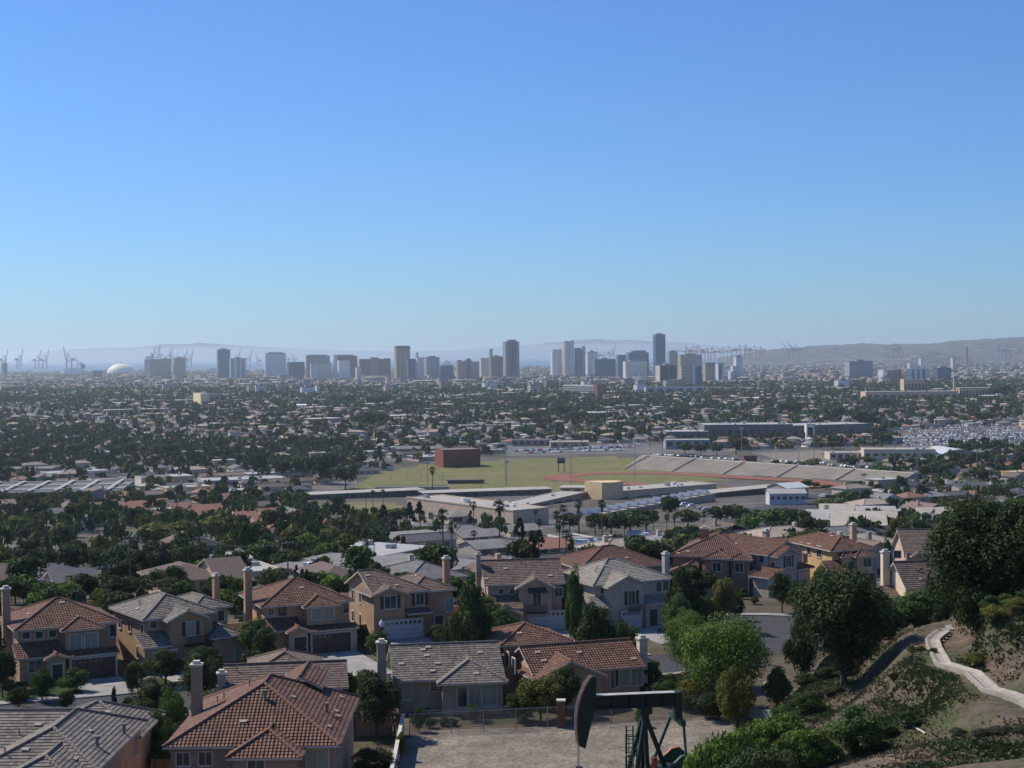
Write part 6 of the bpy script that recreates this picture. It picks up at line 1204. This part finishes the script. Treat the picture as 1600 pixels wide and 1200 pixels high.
def tower(label,uL,uR,vt,Y,fa,name='tower',cat='tower',dep=None,top=None,yaw=.25,parts=(),step=None):
    a=P(uL,vt,Y); b=P(uR,vt,Y); W=(b.x-a.x)*.93; z=hz_(Y); H=a.z*.5+b.z*.5-z; T_=(b.x-a.x)*.97; yaw=.42 if T_<75 else .2; D=min(max(16,T_*.42),38); W=(T_-D*math.sin(yaw))/math.cos(yaw); o=thing(name,label,cat,((a.x+b.x)/2,Y,z),yaw); h=W/2; yo=-D/2
    t=H-(3.5 if top else 0); MB().box(-h,h,0,D,-4,t).build('wall',FA[fa],o); MB().box(-h-.3,h+.3,-.3,D+.3,t,t+1.2).build('roof',gr,o)
    if top: MB().box(-h*top,h*top,D*.2,D*.8,t+1.2,H+2).build('penthouse',FA['grey'],o)
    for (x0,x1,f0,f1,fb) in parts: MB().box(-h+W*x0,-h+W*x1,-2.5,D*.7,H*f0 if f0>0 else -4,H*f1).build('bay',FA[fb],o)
    return o
TW=[('short blue grey tower at the far left edge',3,12,567,8500,'blue',.6,()),('blue green tower with set back crown on the left',339,361,545,6300,'teal',.5,()),('striped white and grey round cornered tower beside the blue green one',359,385,559,6200,'grey',.5,((.2,.4,0,1,'white'),(.6,.75,0,1,'white'))),('long tan hotel slab with sunlit left end',225,268,561.5,7000,'tan',None,((-.01,.2,0,1.0,'cream'),)),('tan hotel tower with slim mast under the cranes',271,291,558,7000,'tan',.4,()),('brown low block right of the white ship',144,160,579.5,6800,'brown',None,()),  # hotel slab: the cream bay paints sunlight on its left end
('broad pale blue slab with roof sheds left of centre',413,448,551,6500,'white',.7,()),('dark blue low slab before the pale one',449,478,566,6000,'blue',None,()),('long block with orange sunlit end',477,517,555,5900,'grey',.8,((-.01,.12,0,1,'tan'),)),('cream stepped apartment block in front',484,520,566,5500,'cream',.4,((.1,.3,0,.8,'white'),(.6,.8,0,.9,'cream'))),('long grey brown condominium block',520,560,555,5900,'brown',.7,((-.01,.15,0,1.02,'white'),)),('white fronted narrow block among condominiums',528,548,563,5500,'white',None,()),('long dark brown and tan block row',560,612,560,6000,'brown',.3,((.35,.6,0,1.05,'tan'),(.8,1.0,0,1,'brown'))),('cream small tower below the condominiums',556,566,574,5300,'cream',None,()),  # long block: its sunlit end is painted as a tan bay
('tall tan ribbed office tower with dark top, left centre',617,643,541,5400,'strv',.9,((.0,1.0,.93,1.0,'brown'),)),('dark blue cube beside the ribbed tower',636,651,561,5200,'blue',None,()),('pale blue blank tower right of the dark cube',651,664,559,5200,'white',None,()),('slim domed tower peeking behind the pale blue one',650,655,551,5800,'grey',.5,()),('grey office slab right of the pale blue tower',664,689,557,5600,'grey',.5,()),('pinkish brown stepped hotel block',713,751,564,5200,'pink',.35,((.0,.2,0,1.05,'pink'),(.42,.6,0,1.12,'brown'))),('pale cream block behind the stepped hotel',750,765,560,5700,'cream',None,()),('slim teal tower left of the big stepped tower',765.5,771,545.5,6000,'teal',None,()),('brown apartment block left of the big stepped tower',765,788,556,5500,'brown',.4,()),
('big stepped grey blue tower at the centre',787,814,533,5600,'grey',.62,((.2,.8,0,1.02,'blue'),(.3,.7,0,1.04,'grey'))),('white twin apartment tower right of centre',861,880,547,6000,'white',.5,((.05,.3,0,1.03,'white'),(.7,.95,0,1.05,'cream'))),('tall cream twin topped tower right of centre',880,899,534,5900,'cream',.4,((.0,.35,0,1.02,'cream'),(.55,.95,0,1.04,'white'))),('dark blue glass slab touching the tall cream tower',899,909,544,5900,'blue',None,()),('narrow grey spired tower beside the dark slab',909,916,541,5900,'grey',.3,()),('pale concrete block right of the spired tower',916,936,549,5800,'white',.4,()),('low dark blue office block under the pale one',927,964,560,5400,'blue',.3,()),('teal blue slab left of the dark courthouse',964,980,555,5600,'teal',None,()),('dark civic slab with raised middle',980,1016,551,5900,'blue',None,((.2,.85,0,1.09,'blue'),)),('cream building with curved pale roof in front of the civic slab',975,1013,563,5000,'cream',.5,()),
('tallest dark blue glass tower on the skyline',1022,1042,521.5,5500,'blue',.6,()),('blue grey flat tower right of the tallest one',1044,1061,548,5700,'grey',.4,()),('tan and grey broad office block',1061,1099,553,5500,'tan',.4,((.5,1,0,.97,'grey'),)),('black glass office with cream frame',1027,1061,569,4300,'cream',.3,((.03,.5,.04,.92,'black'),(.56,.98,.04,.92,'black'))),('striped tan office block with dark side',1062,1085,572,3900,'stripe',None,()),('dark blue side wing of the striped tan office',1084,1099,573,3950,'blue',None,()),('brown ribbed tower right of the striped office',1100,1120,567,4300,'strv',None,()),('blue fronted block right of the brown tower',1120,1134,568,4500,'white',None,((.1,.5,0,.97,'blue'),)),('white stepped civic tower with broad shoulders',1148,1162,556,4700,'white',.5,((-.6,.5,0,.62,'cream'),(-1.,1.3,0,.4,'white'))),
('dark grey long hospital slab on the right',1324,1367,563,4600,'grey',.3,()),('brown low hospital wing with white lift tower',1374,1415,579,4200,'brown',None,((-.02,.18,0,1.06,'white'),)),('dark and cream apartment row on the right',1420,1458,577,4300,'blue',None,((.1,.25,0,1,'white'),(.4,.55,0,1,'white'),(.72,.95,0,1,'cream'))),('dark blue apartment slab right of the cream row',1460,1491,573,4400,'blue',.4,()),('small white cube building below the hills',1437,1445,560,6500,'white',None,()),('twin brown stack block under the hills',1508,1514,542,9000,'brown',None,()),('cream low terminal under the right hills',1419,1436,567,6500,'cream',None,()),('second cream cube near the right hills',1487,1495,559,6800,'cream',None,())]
for (lb,a,b,vt,Y,fa,top,pa) in TW: tower(lb+' of the skyline' if len(lb.split())<13 and 'skyline' not in lb else lb,a,b,vt,Y,fa,top=top,parts=pa,yaw=rnd.uniform(-.3,.3) if b-a<30 else .1)
ND=['cream','tan','white','grey','brown','pink','stripe']; 
for i in range(95):
    Y=rnd.uniform(3300,6300); u=rnd.uniform(380,1330) if rnd.random()<.75 else rnd.uniform(150,1600); w_=rnd.uniform(9,26); zz=hz_(Y); H=rnd.uniform(9,26); vb=proj((P(u,600,Y).x,Y,zz))[1]; vt=vb-H/Y*2400; fa=rnd.choice(ND); o=tower('x',u-w_/2,u+w_/2,vt,Y,fa,'apartment_block','apartment block',top=rnd.choice((None,.4)),yaw=rnd.uniform(-.4,.4)); tag(o,group='low blocks around the skyline'); pend(o,{'stripe':'striped'}.get(fa,fa)+' low apartment block',(o.location.x,Y,zz))
# pyramid roof, dome, mast, spires
p=P(698,575,5000); o=thing('arena','pale pyramid roofed arena between the grey slab and the stepped hotel','arena',(p.x,p.y,hz_(5000))); s_=5000/2400; hh=p.z-hz_(5000); MB().box(-10*s_,10*s_,0,30,-3,hh+4*s_).build('wall',FA['blue'],o); q=MB(); zt=hh+12.5*s_; z0=hh+4*s_; A=[(-9*s_,-1,z0),(9*s_,-1,z0),(9*s_,30,z0),(-9*s_,30,z0)]
for i in range(4): q.poly([A[i],A[(i+1)%4],(0,15,zt)])
q.build('roof',wr,o)
p=P(189,585,9000); D=(211-167)/2400*9000/2; hD=(585-568)/2400*9000; o=thing('dome','large cream dome by the harbour on the left','dome',(p.x,9000,p.z)); m=MB(); n1,n2=36,10
for i in range(n1):
    for j in range(n2):
        def sp_(i,j): t=2*math.pi*i/n1; ph=math.pi/2*j/n2; return (D*math.cos(t)*math.cos(ph),D*math.sin(t)*math.cos(ph),hD*math.sin(ph))
        m.poly([sp_(i,j),sp_(i+1,j),sp_(i+1,j+1),sp_(i,j+1)])
m.build('shell',mat('dome_cream',(.82,.74,.56),.6,.04,.02),o,smooth=True); MB().tube((0,0,hD-1),(0,0,hD+9),5,4,10).build('lantern',M_metal,o); MB().tube((0,0,-14),(0,0,.5),D*1.02,D*1.01,36).build('base_ring',M_conc,o)
for lb,u,v0,v1,Y,w_ in (('thin mast above the tan hotel tower',277.5,560,547,7000,2.),('thin spire on the grey spired tower',913,543,536,5900,2.),('lone white church spire in front of the civic slab',998,592,581,4700,3.)):
    a=P(u,v0,Y); b=P(u,v1,Y); o=MB().tube((0,0,-6),(0,0,b.z-a.z),w_,.4,6).build('spire',M_metal if w_<3 else M_white,None,a); tag(o,lb,'spire')
# cruise ship
Y=8600; s_=Y/2400; p=P(116.5,587,Y); o=thing('cruise_ship','white cruise ship docked left of the dome','ship',(p.x,Y,2),0)
hl=[(-20*s_,0),(-17*s_,-4*s_),(17*s_,-4*s_),(20*s_,0),(17*s_,4*s_),(-17*s_,4*s_)]; z0=-2; z1=7*s_; MB().prism(hl,z0,z1).build('hull',M_white,o)
for k,(a,b) in enumerate(((-17,16),(-16,14),(-14,13))): MB().box(a*s_,b*s_,-3*s_,3*s_,z1+k*1.8*s_,z1+(k*1.8+1.5)*s_).build('deck',M_white,o)
MB().prism([(11*s_,-2*s_),(15*s_,-2*s_),(16*s_,2*s_),(11*s_,2*s_)],z1+4*s_,z1+11*s_).build('funnel',mat('navy_funnel',(.05,.08,.2)),o)
# cranes
M_cr=mat('crane_paint',(.30,.33,.37),.6,.08); M_crr=mat('red_crane_paint',(.42,.16,.13),.6,.08)
def crane(m,up):
    o=thing('harbour_crane','x','crane',(0,0,-500),0); f=MB()
    for x in (-11,11):
        for y in (-9,9): MB().beam((x,y,0),(x*.9,y,34),2.4,2.4).build('leg',m,o)
    for x in (-11,11): f.beam((x,-9,17),(x,9,17),1.8,1.8)
    for y in (-9,9): f.beam((-11,y,30),(11,y,30),2,2)
    f.beam((-9,-9,34),(-5,0,58),1.8,1.8).beam((-9,9,34),(-5,0,58),1.8,1.8).beam((9,0,35),(-5,0,58),1.5,1.5).build('frame',m,o)
    MB().beam((-12,0,36),(30,0,36),3.,3.).build('girder',m,o); MB().box(10,22,-4,4,37.5,43).build('machinery_house',m,o)
    e=(-12-48*math.cos(up),0,36+48*math.sin(up)); MB().beam((-12,0,36),e,3.,2.6).build('boom',m,o); s=MB(); s.tube((-5,0,58),(-12-30*math.cos(up),0,36+30*math.sin(up)),.5,k=4); s.tube((-5,0,58),(26,0,37),.5,k=4); s.build('stay',m,o); return reg(o)
CR=[crane(M_cr,R(78)),crane(M_crr,R(8)),crane(M_cr,R(40))]
for (u,vt,k,vb,fl) in ((6,546,0,576,1),(30,545,0,576,1),(58,547,0,576,1),(70,546,0,576,1),(108,541,0,580,0),(123,555,0,578,0),(236,540,0,575,1),(243,538,0,575,1),(254,543,0,575,0),(263,543,0,575,1),(271,547,0,575,0),(287,546,0,575,1),(296,546,0,575,1),(370,546,0,574,1),(388,545,0,574,1),(404,552,0,572,0),(420,547,0,572,0),(430,548,0,572,0),(438,548,0,572,0),(448,548,0,572,0),(460,552,0,570,0),(934,545,2,566,0),(944,547,2,566,1),(956,536,0,566,1),(1074,540,1,564,0),(1083,540,1,564,1),(1092,539,1,564,0),(1104,543,1,564,1),(1114,542,1,564,0),(1128,543,1,562,1),(1140,540,1,562,0),(1154,538,1,562,1),(1167,538,1,562,0),(1178,539,1,562,1),(1190,541,1,562,0),(1236,535,2,560,0),(1245,535,2,560,0),(1400,536,1,560,0),(1562,529,0,562,0),(1575,540,1,562,0),(1590,545,1,562,1)):
    Y=10300 if u<1200 else 9600; p=P(u,vb,Y); H=(vb-vt)/2400*Y; Hm=(83 if k==0 else 59 if k==1 else 68); s=H/Hm; r=dup(CR[k],(p.x,Y,p.z),math.pi*fl+rnd.uniform(-.3,.3),(s*.8,s*.8,s),None,'cranes along the harbour'); pend(r,('pale crane with raised boom','reddish gantry crane','pale crane with slanting boom')[k],(p.x,Y,p.z))
for o in CR: kill(o)
bb=MB()
for i in range(420):
    Y=rnd.uniform(7200,11300); x=rnd.uniform(-.34,.34)*Y; w_=rnd.uniform(12,60); h=rnd.uniform(5,14); z=hz_(Y); bb.box(x,x+w_,Y,Y+20,z-2,z+h,rnd.randrange(4))
tag(bb.build('port_sheds',[fm[3],fm[8],fm[6],fm[1]]),'low pale sheds and containers of the harbour below the horizon','port sheds',kind='stuff')
# hills and islands
def ridge(name,prof,Y0,Y1,m,zb,seed,nz_=6.,rows=10):
    us=np.arange(prof[0][0],prof[-1][0]+.1,4); V=[]; r=np.random.RandomState(seed); nr=rows; bump=np.cumsum(r.normal(size=(nr+2,len(us))),1)*.0
    for j in range(nr+2):
        t=min(j/nr,1.); Yj=Y0+(Y1-Y0)*t if j<=nr else Y1+(Y1-Y0)*.6
        for i,u in enumerate(us):
            vt=np.interp(u,[p[0] for p in prof],[p[1] for p in prof]); c_=P(u,vt,Y1); hgt=c_.z-zb; x=c_.x*Yj/Y1; f=(3*t*t-2*t**3) if j<=nr else 0
            z=zb+hgt*f+ (math.sin(u*.09+j*1.9)+math.sin(u*.23+j*3.1)+r.normal()*.35)*nz_*f*(1-f*.75); V.append((x,Yj,z))
    n=len(us); F=[(j*n+i,j*n+i+1,(j+1)*n+i+1,(j+1)*n+i) for j in range(nr+1) for i in range(n-1)]; o=npmesh(name,V,F,None,[m]); o.data.polygons.foreach_set('use_smooth',[True]*len(F)); return tag(o,kind='structure')
M_hl=multi('built_up_hill',[(.38,(.03,.04,.025)),(.5,(.07,.07,.055)),(.58,(.12,.11,.095)),(.66,(.34,.32,.29))],.012,sc2=.1); M_is=mat('island_rock',(.06,.06,.055),.95,.2,.001)
ridge('hill',[(1120,560),(1160,553),(1200,547),(1250,542),(1300,539),(1350,537),(1400,538),(1450,537),(1500,532),(1560,529),(1600,526),(1680,524),(1760,530)],10500,13500,M_hl,0,3,14.)
ridge('hill',[(1380,560),(1420,553),(1450,548),(1480,552),(1520,558)],9500,10300,M_hl,0,5,5.)
ridge('island',[(60,552),(100,546),(150,544),(210,543),(235,541),(262,537),(290,538),(313,535.5),(345,538),(380,540),(430,543),(480,545),(540,548),(620,549),(680,547.5),(740,548),(800,551)],40000,44000,M_is,0,1,10.)
ridge('island',[(700,548),(770,542),(830,539),(870,534),(900,532),(935,530),(960,532),(985,531),(1010,533),(1060,535),(1100,538),(1150,542),(1230,548)],38000,43000,M_is,0,2,10.)
flush()
# ------------------------------------------------------------ light, sky, air
SAZ=R(57); SEL=R(47)
sd=Vector((-math.sin(SAZ)*math.cos(SEL),math.cos(SAZ)*math.cos(SEL),math.sin(SEL)))
sl=bpy.data.lights.new('sun','SUN'); sl.energy=SUN; sl.angle=R(.5); sl.color=(1,.93,.84); so=bpy.data.objects.new('sun',sl); COL.objects.link(so); so.rotation_euler=sd.to_track_quat('Z','Y').to_euler(); so.location=(0,0,300)
w=bpy.data.worlds.new('World'); sc.world=w; w.use_nodes=True; nt=w.node_tree; bg=nt.nodes['Background']; sk=nt.nodes.new('ShaderNodeTexSky'); sk.sky_type='NISHITA'; sk.sun_disc=False
sk.sun_elevation=SEL; sk.sun_rotation=-SAZ; sk.altitude=0; sk.air_density=AIR; sk.dust_density=DUST; sk.ozone_density=OZ
hs=nt.nodes.new('ShaderNodeHueSaturation'); hs.inputs['Saturation'].default_value=SAT; hs.inputs['Hue'].default_value=HUE; nt.links.new(sk.outputs[0],hs.inputs['Color'])
tn=nt.nodes.new('ShaderNodeMix'); tn.data_type='RGBA'; tn.blend_type='MULTIPLY'; tn.inputs['Factor'].default_value=1; tn.inputs['B'].default_value=(*TINT,1); nt.links.new(hs.outputs[0],tn.inputs['A']); nt.links.new(tn.outputs['Result'],bg.inputs['Color']); bg.inputs['Strength'].default_value=SKY
if HAZE:
    hz=MB().box(-24000,24000,-150,HZY,-30,HZT).build('haze',newm('haze_air')[0]); tag(hz,'pale blue haze filling the air over the city','haze',kind='stuff')
    m=hz.data.materials[0]; n2=m.node_tree; n2.nodes.remove(n2.nodes['Principled BSDF']); pv=n2.nodes.new('ShaderNodeVolumePrincipled'); pv.inputs['Color'].default_value=(*HCOL,1); pv.inputs['Density'].default_value=HAZE; pv.inputs['Anisotropy'].default_value=HANI
    n2.links.new(pv.outputs[0],n2.nodes['Material Output'].inputs['Volume'])
vs=sc.view_settings; vs.view_transform='Standard'; vs.look='None'; vs.gamma=1; vs.exposure=EXPO; vs.use_curve_mapping=False
sc.cycles.use_denoising=True; sc.cycles.max_bounces=5; sc.cycles.diffuse_bounces=2; sc.cycles.glossy_bounces=2; sc.cycles.transparent_max_bounces=8; sc.cycles.volume_bounces=VB; sc.cycles.transmission_bounces=2
